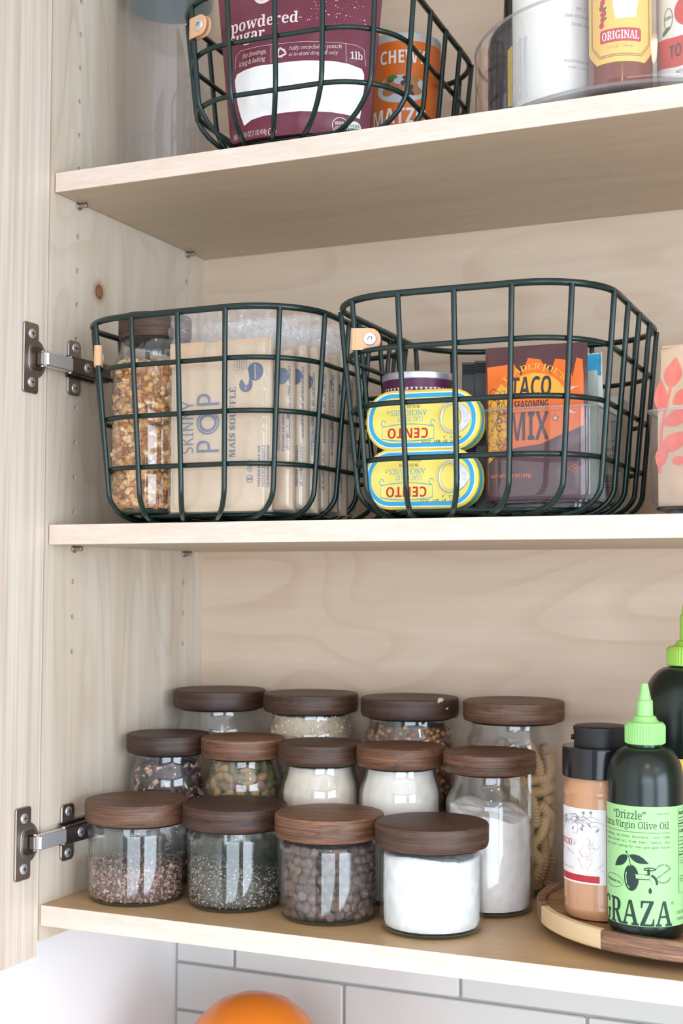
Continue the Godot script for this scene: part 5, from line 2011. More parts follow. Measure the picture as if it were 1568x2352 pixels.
func purple_can() -> void:
	var o := thing("food_can", "purple food can with pink badge standing behind the anchovy tins", "can", Vector3(0.3205, SHELF_B + 0.0085, -0.0890))
	var R := 0.0312
	var m := MB.new()
	m.lathe([Vector2(0, 0), Vector2(R - 0.001, 0), Vector2(R, 0.0015), Vector2(R, 0.112), Vector2(R, 0.1122), Vector2(0, 0.1122)], 56)
	part("body", m, M.can_purple, o)
	m = MB.new()
	m.lathe([Vector2(0, 0.1135), Vector2(R - 0.0035, 0.1135), Vector2(R - 0.0030, 0.1175), Vector2(R - 0.0010, 0.1185), Vector2(R + 0.0007, 0.1175), Vector2(R + 0.0006, 0.1135), Vector2(R, 0.1122), Vector2(0, 0.1122)], 56)
	part("rim", m, M.tin_metal, o)
	var map := on_round(R, 20.5)
	var T := PackedVector2Array()
	t_poly(T, ellipse2(-0.0125, 0.0940, 0.0098, 0.0098, 28))
	t_line(T, ellipse2(0.0150, 0.0810, 0.0180, 0.0235, 40), 0.0014, true)
	ink("pink_print", T, map, M.ink_pink, o, 0.00015)
	T = PackedVector2Array()
	for k in 17:
		t_poly(T, moved(PackedVector2Array([Vector2(-0.0014, 0.0012), Vector2(0, -0.0016), Vector2(0.0014, 0.0012)]), Vector2(-0.0340 + 0.0040 * k, 0.1035)))
	ink("cream_print", T, map, M.ink_cream, o, 0.00018)
	T = PackedVector2Array()
	t_text(T, "TASTE", "sansb", -0.0125, 0.1000, 0.0105, 0.0022, 0.0, 0.0, 0.0090)
	t_text(T, "IMPROVED", "sansb", -0.0125, 0.0905, 0.0130, 0.0022)
	ink("white_print", T, map, M.ink_white, o, 0.0003)
	T = PackedVector2Array()
	t_poly(T, ellipse2(0.0150, 0.0810, 0.0168, 0.0222, 36))
	ink("dark_panel", T, map, M.ink_black, o, 0.00012)

func taco() -> void:
	var o := thing("seasoning_pouch", "orange and brown taco seasoning pouch standing in the clear bin", "pouch", Vector3(0.4352, SHELF_B + 0.0152, -0.0480))
	var w := 0.0835
	var h := 0.1240
	var surf := bag_surface(w, w, h, 0.0055, 71, 0.0016)
	part("pouch", bag_mesh(surf, w, w, h), M.foil_brown, o)
	var f := front_of(surf)
	var T := PackedVector2Array()
	var outline := PackedVector2Array([Vector2(-w / 2 + 0.003, 0.032), Vector2(-0.0300, 0.039), Vector2(-0.0120, 0.042), Vector2(0.006, 0.044), Vector2(0.022, 0.051), Vector2(w / 2 - 0.003, 0.058)])
	for p in [[0.0388, 0.096], [0.0380, 0.110], [0.0330, 0.112], [0.0300, 0.096], [0.0270, 0.110], [0.0160, 0.112], [0.0120, 0.100], [0.0040, 0.112], [-0.006, 0.114], [-0.012, 0.100], [-0.018, 0.110], [-0.040, 0.108]]:
		outline.push_back(Vector2(p[0], p[1]))
	t_poly(T, outline)
	ink("orange_print", T, f, M.ink_orange, o, 0.0002, 0.003)
	T = PackedVector2Array()
	t_poly(T, PackedVector2Array([Vector2(-w / 2 + 0.003, 0.030), Vector2(-0.030, 0.037), Vector2(-0.022, 0.052), Vector2(-0.026, 0.070), Vector2(-0.019, 0.086), Vector2(-0.028, 0.094), Vector2(-w / 2 + 0.003, 0.080)]))
	var sun := arc2(-0.0010, 0.0760, 0.0275, 0.0255, 12, 168, 24)
	t_poly(T, sun)
	ink("yellow_print", T, f, M.ink_amber, o, 0.00035, 0.003)
	T = PackedVector2Array()
	for k in 60:      # the scribbled grain beside the title
		var c := Vector2(lerpf(-w / 2 + 0.005, -0.024, rng.randf()), lerpf(0.036, 0.086, rng.randf()))
		var r := rng.randf_range(0.001, 0.004)
		var a0 := rng.randf() * 360.0
		t_line(T, arc2(c.x, c.y, r, r * 1.2, a0, a0 + 140, 6), 0.0004)
	t_text(T, "TACO", "sansb", -0.0032, 0.0905, 0.0330, 0.0165)
	t_text(T, "SEASONING", "sansb", -0.0026, 0.0757, 0.0280, 0.0070)
	t_text(T, "MIX", "sansb", -0.0040, 0.0585, 0.0320, 0.0225)
	t_poly(T, star2(Vector2(-0.0290, 0.0640), 0.0034))
	t_poly(T, star2(Vector2(0.0170, 0.0640), 0.0034))
	ink("brown_print", T, f, M.ink_cocoa, o, 0.0005)
	T = PackedVector2Array()
	t_text(T, "TRADER JOE'S", "serifb", -0.0012, 0.1062, 0.0560, 0.0062, 0.0, 0.0, 0.0330)
	ink("gold_print", T, f, M.ink_amber, o, 0.0005)
	T = PackedVector2Array()
	t_text(T, "NET WT. 1.3 OZ (37g)", "sansb", -0.0195, 0.0190, 0.0345, 0.0034)
	t_line(T, PackedVector2Array([Vector2(0.0270, 0.0240), Vector2(0.0320, 0.0272), Vector2(0.0370, 0.0240), Vector2(0.0320, 0.0208)]), 0.0004, true)
	t_text(T, "U", "sans", 0.0320, 0.0240, 0.0, 0.0026)
	ink("orange_lettering", T, f, M.ink_orange, o, 0.0004)
	T = PackedVector2Array()
	for k in 7:       # fine curls at the right edge
		t_line(T, arc2(0.030 + 0.0012 * k, 0.078, 0.0050 + 0.0012 * k, 0.011, 100, 250, 14), 0.00035)
	t_poly(T, star2(Vector2(-0.0290, 0.0640), 0.0022))
	t_poly(T, star2(Vector2(0.0170, 0.0640), 0.0022))
	ink("pale_print", T, f, M.ink_blush, o, 0.0006)

func star2(c: Vector2, r: float) -> PackedVector2Array:
	var p := PackedVector2Array()
	for k in 10:
		p.push_back(c + Vector2(0, r if k % 2 == 0 else r * 0.42).rotated(TAU * k / 10.0))
	return p

# an open box of clear plastic with a foot and a thick lip
func clear_box(called: String, label: String, at: Vector3, size: Vector3) -> void:
	var o := thing(called, label, "bin", at)
	var m := MB.new()
	var rows := PackedVector3Array()
	var per := 0
	for q in [[0.0, 0.004, 0.0050], [0.0, 0.0045, 0.0062], [0.0022, 0.0, 0.0100], [0.0, -0.0012, size.y - 0.003], [0.0, -0.0020, size.y]]:
		var ol := rrect2(size.x - 2 * q[1], size.z - 2 * q[1], 0.012, 6)
		per = ol.size()
		for p in ol:
			rows.push_back(Vector3(p.x, q[2], p.y))
	m.grid(rows, 5, per, true)
	part("wall", m, M.smoky, o)
	m = MB.new()
	m.extrude(rrect2(size.x - 0.006, size.z - 0.006, 0.011), 0.0040, 0.0062, 0.0004, Transform3D(Basis(Vector3(1, 0, 0), Vector3(0, 0, -1), Vector3(0, 1, 0)), Vector3.ZERO))
	part("floor_plate", m, M.smoky_edge, o)
	m = MB.new()
	m.extrude(rrect2(size.x - 0.020, size.z - 0.020, 0.009), 0.0001, 0.0042, 0.0004, Transform3D(Basis(Vector3(1, 0, 0), Vector3(0, 0, -1), Vector3(0, 1, 0)), Vector3.ZERO))
	part("foot", m, M.smoky, o)
	m = MB.new()
	var lip := PackedVector3Array()
	for p in rrect2(size.x + 0.004, size.z + 0.004, 0.013, 6):
		lip.push_back(Vector3(p.x, size.y, p.y))
	m.tube(lip, 0.0010, 6, true)
	part("lip", m, M.clear_edge, o)

func bean_packs() -> void:
	var o := thing("bean_carton", "pale carton of cannellini beans with a barcode, at the basket's far side", "carton", Vector3(0.4700, SHELF_B + 0.0085, -0.1640), 0.0)
	var m := MB.new()
	m.box(Vector3(-0.0105, 0, -0.022), Vector3(0.0105, 0.1010, 0.0110), 0.0012, 1)
	part("box", m, M.carton, o)
	var T := PackedVector2Array()
	t_text(T, "cannellini", "serifb", 0.001, 0.0560, 0.0180, 0.0042)
	t_text(T, "beans", "serifb", 0.003, 0.0500, 0.0110, 0.0042)
	t_text(T, "organic", "sans", 0.001, 0.0625, 0.0110, 0.0026)
	for k in 22:
		t_rect(T, 0.0, 0.0060 + 0.0013 * k, 0.0110, 0.0004 + 0.0006 * rng.randf())
	ink("black_print", T, on_plane(Vector3(0, 0, 0.0110), Vector3.RIGHT, Vector3.UP), M.ink_black, o, 0.0001)
	T = PackedVector2Array()
	t_poly(T, moved(rrect2(0.0075, 0.0160, 0.0020), Vector2(-0.0040, 0.0760)))
	ink("green_badge", T, on_plane(Vector3(0, 0, 0.0110), Vector3.RIGHT, Vector3.UP), M.ink_dark_green, o, 0.0001)
	var p := thing("grey_pouch", "pale grey-green pouch leaning behind the taco seasoning", "pouch", Vector3(0.4605, SHELF_B + 0.0120, -0.0800), 0.0)
	var surf := bag_surface(0.0360, 0.0340, 0.1090, 0.0040, 83, 0.0012)
	part("pouch", bag_mesh(surf, 0.0360, 0.0340, 0.1090, 20, 30), M.pouch_grey, p)
	var q := thing("blue_sachet", "small sachet with a bright blue top edge behind the taco seasoning", "sachet", Vector3(0.4640, SHELF_B + 0.0120, -0.1000), 0.0)
	surf = bag_surface(0.0300, 0.0250, 0.1270, 0.0030, 87, 0.0015)
	var body := part("pouch", bag_mesh(surf, 0.0300, 0.0250, 0.1270, 14, 30, 0.0008), M.ink_white, q)
	T = PackedVector2Array()
	t_rect(T, 0.0, 0.1170, 0.0240, 0.0180)
	ink("blue_print", T, front_of(surf), M.ink_cyan, body, 0.0003)

func leaf_bag() -> void:
	var o := thing("paper_bag", "tan paper bag printed with coral leaves, folded over at its top", "bag", Vector3(0.6080, SHELF_B + 0.0075, -0.0950))
	var w := 0.1500
	var h := 0.1250
	var f := FastNoiseLite.new()
	f.seed = 91
	f.frequency = 22.0
	f.fractal_octaves = 3
	var D := 0.062
	var surf := func(u: float, v: float) -> Vector3:
		var k := clampf(absf(u) / (w / 2), 0.0, 1.0)
		var s := v / h
		return Vector3(u, v, D * (1.0 - 0.08 * pow(k, 6.0)) * (1.0 - 0.30 * smoothstep(0.45, 1.0, s)) + 0.0035 * f.get_noise_2d(u, v) * smoothstep(0.0, 0.2, 1.0 - k))
	var m := MB.new()
	var pts := PackedVector3Array()
	var nu := 40
	var nv := 34
	for r in nv + 1:
		for s in nu + 1:
			pts.push_back(surf.call((float(s) / nu - 0.5) * w, h * r / nv))
	m.sheet(pts, nv + 1, nu + 1, Vector3(0, 0, 1))
	# sides, back and top of the bag
	for sx in [-1.0, 1.0]:
		var side := PackedVector3Array()
		for r in nv + 1:
			var p: Vector3 = surf.call(sx * w / 2, h * r / nv)
			for k in 9:
				var t := k / 8.0
				side.push_back(Vector3(p.x - sx * 0.010 * sin(PI * t) * (0.3 + r * 0.7 / nv), p.y, lerpf(p.z, -D * 0.9, t)))
		m.sheet(side, nv + 1, 9, Vector3(sx, 0, 0))
	m.box(Vector3(-w / 2, 0, -D), Vector3(w / 2, h, -D * 0.9), 0.001, 0)
	m.box(Vector3(-w / 2, 0, -D), Vector3(w / 2, 0.002, D * 0.85), 0.001, 0)
	m.box(Vector3(-w / 2, h - 0.002, -D), Vector3(w / 2, h, D * 0.70), 0.001, 0)
	part("paper", m, M.kraft_bag, o)
	m = MB.new()
	m.box(Vector3(-w / 2 + 0.018, h - 0.0005, -0.01), Vector3(w / 2 - 0.004, h + 0.0042, D * 0.66), 0.0012, 0)
	m.extrude(PackedVector2Array([Vector2(-w / 2 + 0.026, h + 0.003), Vector2(w / 2 - 0.006, h + 0.003), Vector2(w / 2 - 0.020, h + 0.030), Vector2(-w / 2 + 0.050, h + 0.032)]), 0.004, 0.012, 0.002)
	part("folded_top", m, M.kraft_bag, o)
	var T := PackedVector2Array()
	for q in [[-0.0665, 0.0905, -0.0632, 0.1155, 0.0135], [-0.0735, 0.0720, -0.0742, 0.0985, 0.0095], [-0.0640, 0.0775, -0.0480, 0.0905, 0.0110], [-0.0700, 0.0620, -0.0490, 0.0720, 0.0120], [-0.0725, 0.0420, -0.0500, 0.0555, 0.0130], [-0.0700, 0.0465, -0.0745, 0.0280, 0.0100], [-0.0640, 0.0330, -0.0520, 0.0350, 0.0070], [-0.0300, 0.0700, -0.0180, 0.0950, 0.0130], [-0.0320, 0.0560, -0.0100, 0.0640, 0.0120], [-0.0310, 0.0380, -0.0120, 0.0320, 0.0120], [0.0180, 0.0700, 0.0240, 0.0980, 0.0130], [0.0160, 0.0500, 0.0380, 0.0600, 0.0120]]:
		t_poly(T, leaf2(Vector2(q[0], q[1]), Vector2(q[2], q[3]), q[4]))
	for q in [[-0.0665, 0.0905, -0.0735, 0.0250], [-0.0300, 0.0700, -0.0360, 0.0200], [0.0180, 0.0700, 0.0120, 0.0200]]:
		t_line(T, PackedVector2Array([Vector2(q[0], q[1]), Vector2((q[0] + q[2]) / 2 - 0.002, (q[1] + q[3]) / 2), Vector2(q[2], q[3])]), 0.0022)
	ink("leaf_print", T, surf, M.ink_coral, o, 0.0003, 0.004)

func top_shelf() -> void:
	# canister with a teal lid
	var o := thing("glass_canister", "tall clear glass canister with a teal lid in the corner of the upper shelf", "canister", Vector3(0.0500, SHELF_A, -0.1200))
	var R := 0.0435
	var m := MB.new()
	m.lathe([Vector2(0, 0.0012), Vector2(R - 0.004, 0.0004), Vector2(R - 0.001, 0.0016), Vector2(R, 0.006), Vector2(R, 0.205), Vector2(R - 0.001, 0.207)], 72)
	m.lathe([Vector2(R - 0.006, 0.0045), Vector2(R - 0.0025, 0.008), Vector2(R - 0.0020, 0.205)], 72)
	part("glass", m, M.canister, o)
	m = MB.new()
	m.lathe([Vector2(0, 0.0002), Vector2(R - 0.006, 0.0), Vector2(R - 0.002, 0.0012), Vector2(R - 0.002, 0.005), Vector2(R - 0.006, 0.0042), Vector2(0, 0.004)], 64)
	part("glass_foot", m, M.glass_base, o)
	m = MB.new()
	m.lathe([Vector2(0, 0.1915), Vector2(R - 0.0035, 0.1915), Vector2(R - 0.0022, 0.1930), Vector2(R - 0.0022, 0.2075), Vector2(R + 0.002, 0.2078), Vector2(R + 0.0025, 0.2120), Vector2(R + 0.0005, 0.2150), Vector2(0, 0.2155)], 64)
	part("lid", m, M.ink_teal, o)
	sugar_pouch()
	orange_can()
	clear_turntable()

func sugar_pouch() -> void:
	var o := thing("sugar_pouch", "plum-coloured powdered sugar pouch with a white window, standing in the upper basket", "pouch", Vector3(0.2315, SHELF_A + 0.0078, -0.0340), 0.2)
	var w0 := 0.1220
	var w1 := 0.1580
	var h := 0.1900
	var surf := bag_surface(w0, w1, h, 0.0220, 61, 0.0016, 0.86)
	part("pouch", bag_mesh(surf, w0, w1, h, 44, 56), M.plum, o)
	var f := front_of(surf)
	var T := PackedVector2Array()
	# white window with its curved upper and lower edges
	var win := PackedVector2Array()
	for p in [[-0.0455, 0.0128], [-0.0380, 0.0165], [-0.0246, 0.0182], [0.0063, 0.0186], [0.0318, 0.0174], [0.0460, 0.0156], [0.0543, 0.0136], [0.0562, 0.0250], [0.0579, 0.0411], [0.0578, 0.0520], [0.0560, 0.0562], [0.0460, 0.0590], [0.0321, 0.0606], [0.0065, 0.0618], [-0.0284, 0.0610], [-0.0450, 0.0604], [-0.0530, 0.0590], [-0.0550, 0.0540], [-0.0542, 0.0480], [-0.0521, 0.0329], [-0.0490, 0.0220]]:
		win.push_back(Vector2(p[0], p[1]))
	t_poly(T, win)
	ink("white_window", T, f, M.ink_sugar, o, 0.00018, 0.004)
	T = PackedVector2Array()
	t_text(T, "powdered", "serifb", -0.0275, 0.0992, 0.0630, 0.0142)
	t_text(T, "sugar", "serifb", -0.0425, 0.0872, 0.0340, 0.0112)
	t_text(T, "for frostings,", "serif", -0.0350, 0.0722, 0.0230, 0.0052, 0.0, 0.22)
	t_text(T, "icing & baking", "serif", -0.0375, 0.0660, 0.0255, 0.0052, 0.0, 0.22)
	t_text(T, "fully recyclable pouch", "serif", 0.0186, 0.0728, 0.0446, 0.0044, 0.0, 0.22)
	t_text(T, "at in-store drop off only", "serif", 0.0170, 0.0675, 0.0415, 0.0040, 0.0, 0.22)
	t_text(T, "1lb", "serifb", 0.0521, 0.0668, 0.0092, 0.0066)
	t_line(T, PackedVector2Array([Vector2(-0.0548, 0.0640), Vector2(-0.0535, 0.0745), Vector2(-0.0490, 0.0776), Vector2(0.0064, 0.0782), Vector2(0.0520, 0.0752), Vector2(0.0580, 0.0725), Vector2(0.0590, 0.0590)]), 0.0003)
	t_line(T, PackedVector2Array([Vector2(-0.0197, 0.0778), Vector2(-0.0195, 0.0622)]), 0.0003)
	t_line(T, PackedVector2Array([Vector2(0.0440, 0.0756), Vector2(0.0442, 0.0604)]), 0.0003)
	# three arrows chasing each other
	for k in 3:
		var C := PackedVector2Array()
		t_line(C, PackedVector2Array([Vector2(-0.0028, 0.0022), Vector2(-0.0008, 0.0040), Vector2(0.0016, 0.0022)]), 0.0018)
		t_poly(C, PackedVector2Array([Vector2(0.0000, 0.0028), Vector2(0.0034, 0.0030), Vector2(0.0030, -0.0002)]))
		for p in C:
			T.push_back(p.rotated(TAU * k / 3.0) + Vector2(-0.0105, 0.0700))
	t_line(T, ellipse2(0.0390, 0.0068, 0.0064, 0.0064, 36), 0.0006, true)
	t_text(T, "NON", "sansb", 0.0390, 0.0088, 0.0078, 0.0026)
	t_text(T, "GMO", "sansb", 0.0390, 0.0048, 0.0082, 0.0026)
	t_text(T, "NET WT 16 OZ (1 LB) 454g", "sans", -0.0400, 0.0042, 0.0320, 0.0058)
	t_line(T, ellipse2(-0.0190, 0.0040, 0.0034, 0.0034, 24), 0.0006, true)
	t_text(T, "U", "sansb", -0.0190, 0.0040, 0.0, 0.0034)
	# the ornament over the title, and powder sprinkled from above
	t_line(T, arc2(-0.0290, 0.1270, 0.0075, 0.0085, 180, 350, 16), 0.0034)
	for k in 150:
		var c := Vector2(lerpf(0.004, 0.060, pow(rng.randf(), 0.8)), 0.082 + 0.050 * sqrt(rng.randf()))
		var r := rng.randf_range(0.0002, 0.0007)
		t_poly(T, PackedVector2Array([c + Vector2(-r, 0), c + Vector2(0, -r), c + Vector2(r, 0), c + Vector2(0, r)]))
	ink("pale_print", T, f, M.ink_blush2, o, 0.0003)
	T = PackedVector2Array()
	t_poly(T, ellipse2(0.0505, 0.0060, 0.0046, 0.0048, 24))
	ink("seal", T, f, M.ink_white, o, 0.00022)
	T = PackedVector2Array()
	t_text(T, "USDA", "sansb", 0.0505, 0.0070, 0.0072, 0.0026)
	t_rect(T, 0.0505, 0.0040, 0.0074, 0.0022)
	ink("green_print", T, f, M.ink_green, o, 0.0003)
	# a steel spoon printed at the top
	T = PackedVector2Array()
	t_poly(T, ellipse2(0.0460, 0.1270, 0.0150, 0.0070, 28, 0.2))
	ink("spoon_print", T, f, M.ink_cocoa, o, 0.00035)

func orange_can() -> void:
	var o := thing("soup_can", "orange matzo ball soup can with a food picture, behind the sugar pouch", "can", Vector3(0.2925, SHELF_A + 0.0078, -0.1260))
	var R := 0.0330
	var m := MB.new()
	m.lathe([Vector2(0, 0), Vector2(R - 0.001, 0), Vector2(R, 0.0015), Vector2(R, 0.1000), Vector2(0, 0.1000)], 60)
	part("body", m, M.can_orange, o)
	m = MB.new()
	m.lathe([Vector2(0, 0.1020), Vector2(R - 0.0038, 0.1020), Vector2(R - 0.0034, 0.1075), Vector2(R - 0.0014, 0.1086), Vector2(R + 0.0004, 0.1074), Vector2(R + 0.0002, 0.1020), Vector2(R - 0.0004, 0.0998), Vector2(0, 0.0998)], 60)
	part("lid", m, M.lid_frost, o)
	var map := on_round(R, 22.0)
	var T := PackedVector2Array()
	t_text(T, "CHEWY", "sansb", -0.002, 0.0860, 0.0420, 0.0120)
	t_text(T, "MATZO", "sansb", -0.006, 0.0330, 0.0520, 0.0140)
	t_text(T, "BALL SOUP", "sansb", -0.006, 0.0160, 0.0520, 0.0120)
	ink("white_print", T, map, M.ink_white, o, 0.0003)
	T = PackedVector2Array()
	t_poly(T, ellipse2(-0.003, 0.0570, 0.0235, 0.0125, 36))
	ink("plate_print", T, map, M.ink_grey2, o, 0.00015)
	T = PackedVector2Array()
	for k in 12:
		t_poly(T, ellipse2(rng.randf_range(-0.017, 0.010), rng.randf_range(0.0540, 0.0660), rng.randf_range(0.004, 0.007), rng.randf_range(0.003, 0.005), 12))
	ink("food_print", T, map, M.ink_toast, o, 0.0002)
	T = PackedVector2Array()
	for k in 14:
		t_poly(T, ellipse2(rng.randf_range(-0.017, 0.010), rng.randf_range(0.0520, 0.0670), rng.randf_range(0.0015, 0.003), rng.randf_range(0.001, 0.0025), 9))
	ink("dark_food_print", T, map, M.ink_cocoa, o, 0.0003)
	T = PackedVector2Array()
	for k in 6:
		t_poly(T, ellipse2(rng.randf_range(-0.016, -0.004), rng.randf_range(0.0650, 0.0700), 0.0024, 0.0016, 9))
	ink("green_food_print", T, map, M.ink_green, o, 0.0004)

func clear_turntable() -> void:
	var c := Vector3(0.5050, SHELF_A, -0.1390)
	var R := 0.1420
	var o := thing("clear_turntable", "round clear plastic turntable with a raised wall, carrying bottles on the upper shelf", "turntable", c)
	var m := MB.new()
	m.lathe([Vector2(R - 0.006, 0.0062), Vector2(R - 0.002, 0.0066), Vector2(R, 0.009), Vector2(R + 0.0004, 0.080), Vector2(R - 0.0012, 0.0812)], 96)
	part("wall", m, M.clear, o)
	m = MB.new()
	m.lathe([Vector2(0, 0.0042), Vector2(R - 0.004, 0.0042), Vector2(R - 0.002, 0.0062), Vector2(R - 0.006, 0.0072), Vector2(0, 0.0066)], 96)
	part("tray", m, M.clear_edge, o)
	m = MB.new()
	m.lathe([Vector2(0, 0.0), Vector2(R - 0.030, 0.0), Vector2(R - 0.0295, 0.0006), Vector2(R - 0.030, 0.0040), Vector2(0, 0.0040)], 72)
	part("base", m, M.clear_edge, o)
	m = MB.new()
	var lip := PackedVector3Array()
	for k in 96:
		var an := TAU * k / 96.0
		lip.push_back(Vector3((R - 0.0002) * sin(an), 0.0812, (R - 0.0002) * cos(an)))
	m.tube(lip, 0.0013, 8, true)
	part("lip", m, M.clear_edge, o)
	for k in 3:      # moulded grip ribs on the wall
		m = MB.new()
		var an := deg_to_rad(-33.0 + 2.4 * k)
		m.tube(PackedVector3Array([Vector3((R + 0.0003) * sin(an), 0.010, (R + 0.0003) * cos(an)), Vector3((R + 0.0012) * sin(an), 0.013, (R + 0.0012) * cos(an)), Vector3((R + 0.0012) * sin(an), 0.055, (R + 0.0012) * cos(an)), Vector3((R + 0.0003) * sin(an), 0.058, (R + 0.0003) * cos(an))]), 0.0013, 8)
		part("grip_rib", m, M.clear_edge, o)
	m = MB.new()
	for k in 70:     # bearing balls under the tray
		var an := TAU * k / 70.0
		var b := MB.new()
		b.lathe([Vector2(0, -0.0018), Vector2(0.0016, -0.0009), Vector2(0.0018, 0), Vector2(0.0016, 0.0009), Vector2(0, 0.0018)], 8)
		m.append(b, Transform3D(Basis.IDENTITY, Vector3(0.1180 * sin(an), 0.0020, 0.1180 * cos(an))))
	part("bearing", m, M.ink_grey, o)
	var y := SHELF_A + 0.0074
	# dark vinegar bottle
	var d := thing("vinegar_bottle", "dark brown vinegar bottle with a yellow label edge, behind the white oil bottle", "bottle", Vector3(0.4060, y, -0.1050))
	m = MB.new()
	m.lathe([Vector2(0, 0.001), Vector2(0.0220, 0.0), Vector2(0.0262, 0.003), Vector2(0.0268, 0.008), Vector2(0.0268, 0.078), Vector2(0.0260, 0.086), Vector2(0.0225, 0.094), Vector2(0.0160, 0.100), Vector2(0.0135, 0.106), Vector2(0.0128, 0.130), Vector2(0, 0.130)], 56)
	part("body", m, M.dark_glass, d)
	m = MB.new()
	m.lathe([Vector2(0, 0.1302), Vector2(0.0150, 0.1302), Vector2(0.0152, 0.131), Vector2(0.0150, 0.155), Vector2(0.0140, 0.156), Vector2(0, 0.156)], 40)
	part("cap", m, M.cap_black, d)
	var T := PackedVector2Array()
	var map := on_round(0.0268, 42.0)
	t_poly(T, moved(PackedVector2Array([Vector2(-0.022, -0.024), Vector2(0.022, -0.024), Vector2(0.022, 0.024), Vector2(0.018, 0.028), Vector2(-0.018, 0.028), Vector2(-0.022, 0.024)]), Vector2(0, 0.045)))
	var lab := ink("label", T, map, M.ink_mustard, d, 0.00015, 0.003, "yellow label")
	T = PackedVector2Array()
	t_text(T, "BALSAMIC", "serifb", 0, 0.055, 0.030, 0.006)
	t_text(T, "VINEGAR", "serifb", 0, 0.044, 0.026, 0.006)
	ink("print", T, map, M.ink_black, lab, 0.0003)
	# white oil bottle
	var w := thing("oil_can", "tall white olive oil bottle with small grey lettering in the clear turntable", "bottle", Vector3(0.4480, y, -0.0640))
	m = MB.new()
	var RW := 0.0345
	m.lathe([Vector2(0, 0.001), Vector2(RW - 0.003, 0.0), Vector2(RW - 0.0006, 0.0012), Vector2(RW, 0.003), Vector2(RW, 0.190), Vector2(RW - 0.004, 0.202), Vector2(0.018, 0.214), Vector2(0.014, 0.220), Vector2(0.014, 0.240), Vector2(0, 0.240)], 64)
	part("body", m, M.white_gloss, w)
	T = PackedVector2Array()
	map = on_round(RW, 14.5)
	for q in [["NO. 2", 0.0780, 0.0085, 0.0022], ["100% EXTRA VIRGIN", 0.0715, 0.0290, 0.0024], ["OLIVE OIL", 0.0650, 0.0160, 0.0024], ["DELICATE AND BUTTERY", 0.0350, 0.0290, 0.0020], ["375ML | 12.6 FL OZ", 0.0298, 0.0230, 0.0020]]:
		t_text(T, q[0], "sans", 0.0215, q[1], q[2], q[3])
	ink("print", T, map, M.ink_grey, w, 0.0002)
	# hot sauce
	var h := thing("sauce_bottle", "hot sauce bottle with a yellow and red label, between white bottle and tomato can", "bottle", Vector3(0.5060, y, -0.0420))
	var RH := 0.0245
	m = MB.new()
	m.lathe([Vector2(0, 0.001), Vector2(RH - 0.004, 0.0), Vector2(RH - 0.0006, 0.002), Vector2(RH, 0.006), Vector2(RH, 0.100), Vector2(RH - 0.002, 0.108), Vector2(0.014, 0.122), Vector2(0.012, 0.130), Vector2(0.0115, 0.150), Vector2(0, 0.150)], 56)
	part("body", m, M.sauce, h)
	m = MB.new()
	m.lathe([Vector2(0, 0.1505), Vector2(0.0130, 0.1505), Vector2(0.0140, 0.152), Vector2(0.0130, 0.165), Vector2(0.0145, 0.180), Vector2(0.0130, 0.190), Vector2(0, 0.192)], 32)
	part("cap", m, flat(rgb(160, 100, 54), 0.6), h)
	map = on_round(RH, 12.0)
	T = PackedVector2Array()
	t_poly(T, PackedVector2Array([Vector2(-0.034, 0.036), Vector2(-0.020, 0.0215), Vector2(0.020, 0.0215), Vector2(0.034, 0.036), Vector2(0.034, 0.1), Vector2(-0.034, 0.1)]))
	lab = ink("label", T, map, M.ink_yolk, h, 0.00015, 0.003, "yellow label")
	T = PackedVector2Array()
	t_poly(T, moved(rrect2(0.0330, 0.0105, 0.0018), Vector2(0, 0.0425)))
	t_line(T, PackedVector2Array([Vector2(-0.0255, 0.1), Vector2(-0.0255, 0.0380), Vector2(-0.0160, 0.0275), Vector2(0.0160, 0.0275), Vector2(0.0255, 0.0380), Vector2(0.0255, 0.1)]), 0.0007)
	for k in 7:
		t_poly(T, ellipse2(-0.0150 + 0.001 * (k % 3), 0.052 + 0.0045 * k, 0.0022, 0.0026, 12))
	ink("red_print", T, map, M.ink_crimson, lab, 0.0002)
	T = PackedVector2Array()
	t_line(T, PackedVector2Array([Vector2(-0.0265, 0.1), Vector2(-0.0265, 0.0374), Vector2(-0.0166, 0.0262), Vector2(0.0166, 0.0262), Vector2(0.0265, 0.0374), Vector2(0.0265, 0.1)]), 0.0006)
	for k in 9:
		t_poly(T, leaf2(Vector2(-0.0145, 0.055 + 0.004 * k), Vector2(-0.0100 - 0.006 * (k % 2), 0.058 + 0.004 * k), 0.0022))
	ink("green_print", T, map, M.ink_green, lab, 0.0002)
	T = PackedVector2Array()
	t_text(T, "ORIGINAL", "serifb", 0, 0.0425, 0.0290, 0.0066)
	t_poly(T, PackedVector2Array([Vector2(-0.0035, 0.0550), Vector2(0.0120, 0.0560), Vector2(0.0140, 0.0700), Vector2(0.0090, 0.0800), Vector2(-0.001, 0.0800), Vector2(-0.006, 0.0680)]))
	ink("white_print", T, map, M.ink_white, lab, 0.0003)
	T = PackedVector2Array()
	t_text(T, "5 FL OZ - 150 mL", "sans", 0, 0.0335, 0.0200, 0.0022)
	ink("grey_print", T, map, M.ink_toast, lab, 0.0003)
	# tomato can
	var t := thing("tomato_can", "red and white tomato can with a printed tomato, beside the hot sauce bottle", "can", Vector3(0.5640, y, -0.0640))
	var RT := 0.0335
	m = MB.new()
	m.lathe([Vector2(0, 0), Vector2(RT - 0.001, 0), Vector2(RT, 0.001), Vector2(RT, 0.103), Vector2(0, 0.103)], 60)
	part("body", m, M.white_gloss, t)
	m = MB.new()
	m.lathe([Vector2(0, 0.1040), Vector2(RT - 0.003, 0.1040), Vector2(RT - 0.002, 0.1062), Vector2(RT + 0.0008, 0.1060), Vector2(RT + 0.0008, 0.1030), Vector2(0, 0.1030)], 60)
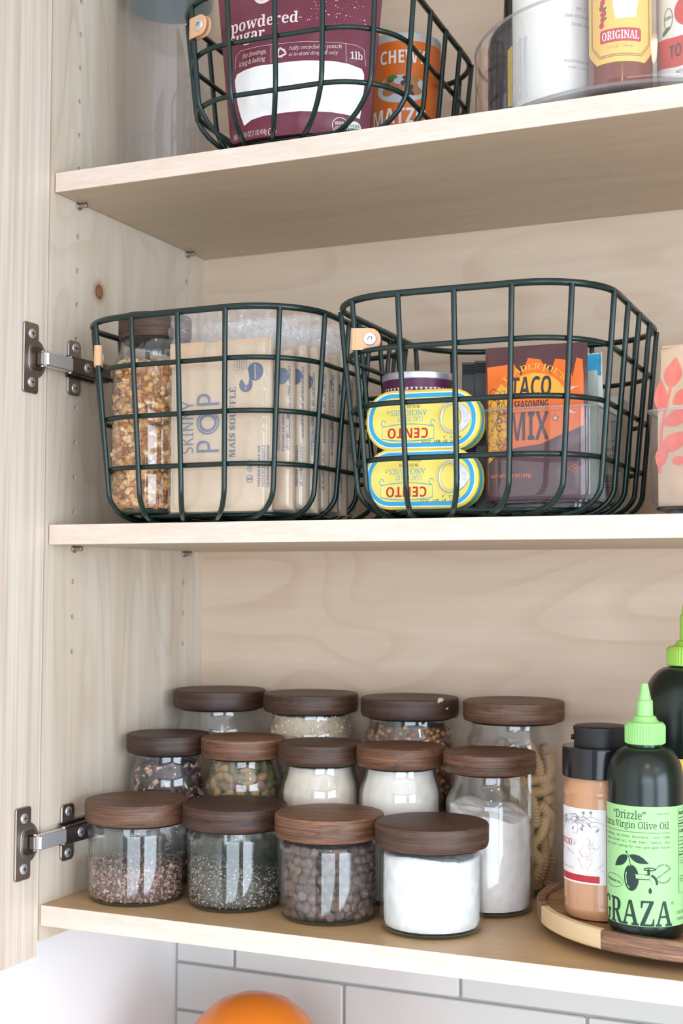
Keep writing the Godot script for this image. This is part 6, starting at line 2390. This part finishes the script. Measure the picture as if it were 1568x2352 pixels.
	part("rim", m, M.tin_metal, t)
	map = on_round(RT, 8.5)
	T = PackedVector2Array()
	t_poly(T, PackedVector2Array([Vector2(-0.045, 0.0220), Vector2(-0.020, 0.0165), Vector2(0.020, 0.0165), Vector2(0.045, 0.0220), Vector2(0.045, 0.0440), Vector2(0.020, 0.0400), Vector2(-0.020, 0.0400), Vector2(-0.045, 0.0440)]))
	t_poly(T, ellipse2(-0.006, 0.0590, 0.0145, 0.0130, 36))
	ink("red_print", T, map, M.ink_tomato, t, 0.0002)
	T = PackedVector2Array()
	t_poly(T, leaf2(Vector2(-0.034, 0.0450), Vector2(-0.024, 0.0500), 0.004))
	t_poly(T, leaf2(Vector2(-0.006, 0.0715), Vector2(0.004, 0.0740), 0.004))
	t_line(T, ellipse2(-0.0265, 0.0560, 0.0045, 0.0085, 24), 0.0006, true)
	t_text(T, "USDA", "sansb", -0.0265, 0.0570, 0.0070, 0.0026)
	ink("green_print", T, map, M.ink_green, t, 0.0003)
	T = PackedVector2Array()
	t_text(T, "TOMATO PASTE", "sansb", 0.006, 0.0292, 0.0620, 0.0105)
	t_text(T, "NET WT 6 OZ (170g)", "sans", -0.002, 0.0120, 0.0340, 0.0034)
	ink("dark_print", T, map, M.ink_brown, t, 0.0004)

func below() -> void:
	# an orange enamelled jug below the cabinet, its tilted rim just in view
	var o := thing("orange_pitcher", "glossy orange rounded vessel below the cabinet, in front of the pale tiles", "vessel", Vector3(0.1240, -0.4600, -0.1700))
	var m := MB.new()
	m.lathe([Vector2(0, 0.002), Vector2(0.050, 0.0), Vector2(0.060, 0.004), Vector2(0.078, 0.080), Vector2(0.086, 0.160), Vector2(0.086, 0.230), Vector2(0.080, 0.275), Vector2(0.066, 0.310), Vector2(0.050, 0.332), Vector2(0.034, 0.345), Vector2(0.016, 0.3515), Vector2(0, 0.353)], 64)
	part("body", m, M.orange_gloss, o)
	m = MB.new()
	m.box(Vector3(-0.03, -0.500, -0.2995), Vector3(2.8, -0.4605, 0.340), 0.003, 0)
	var c := part("worktop", m, M.worktop)
	tag(c, "pale worktop below the cabinet, in front of the tiled wall", "worktop")
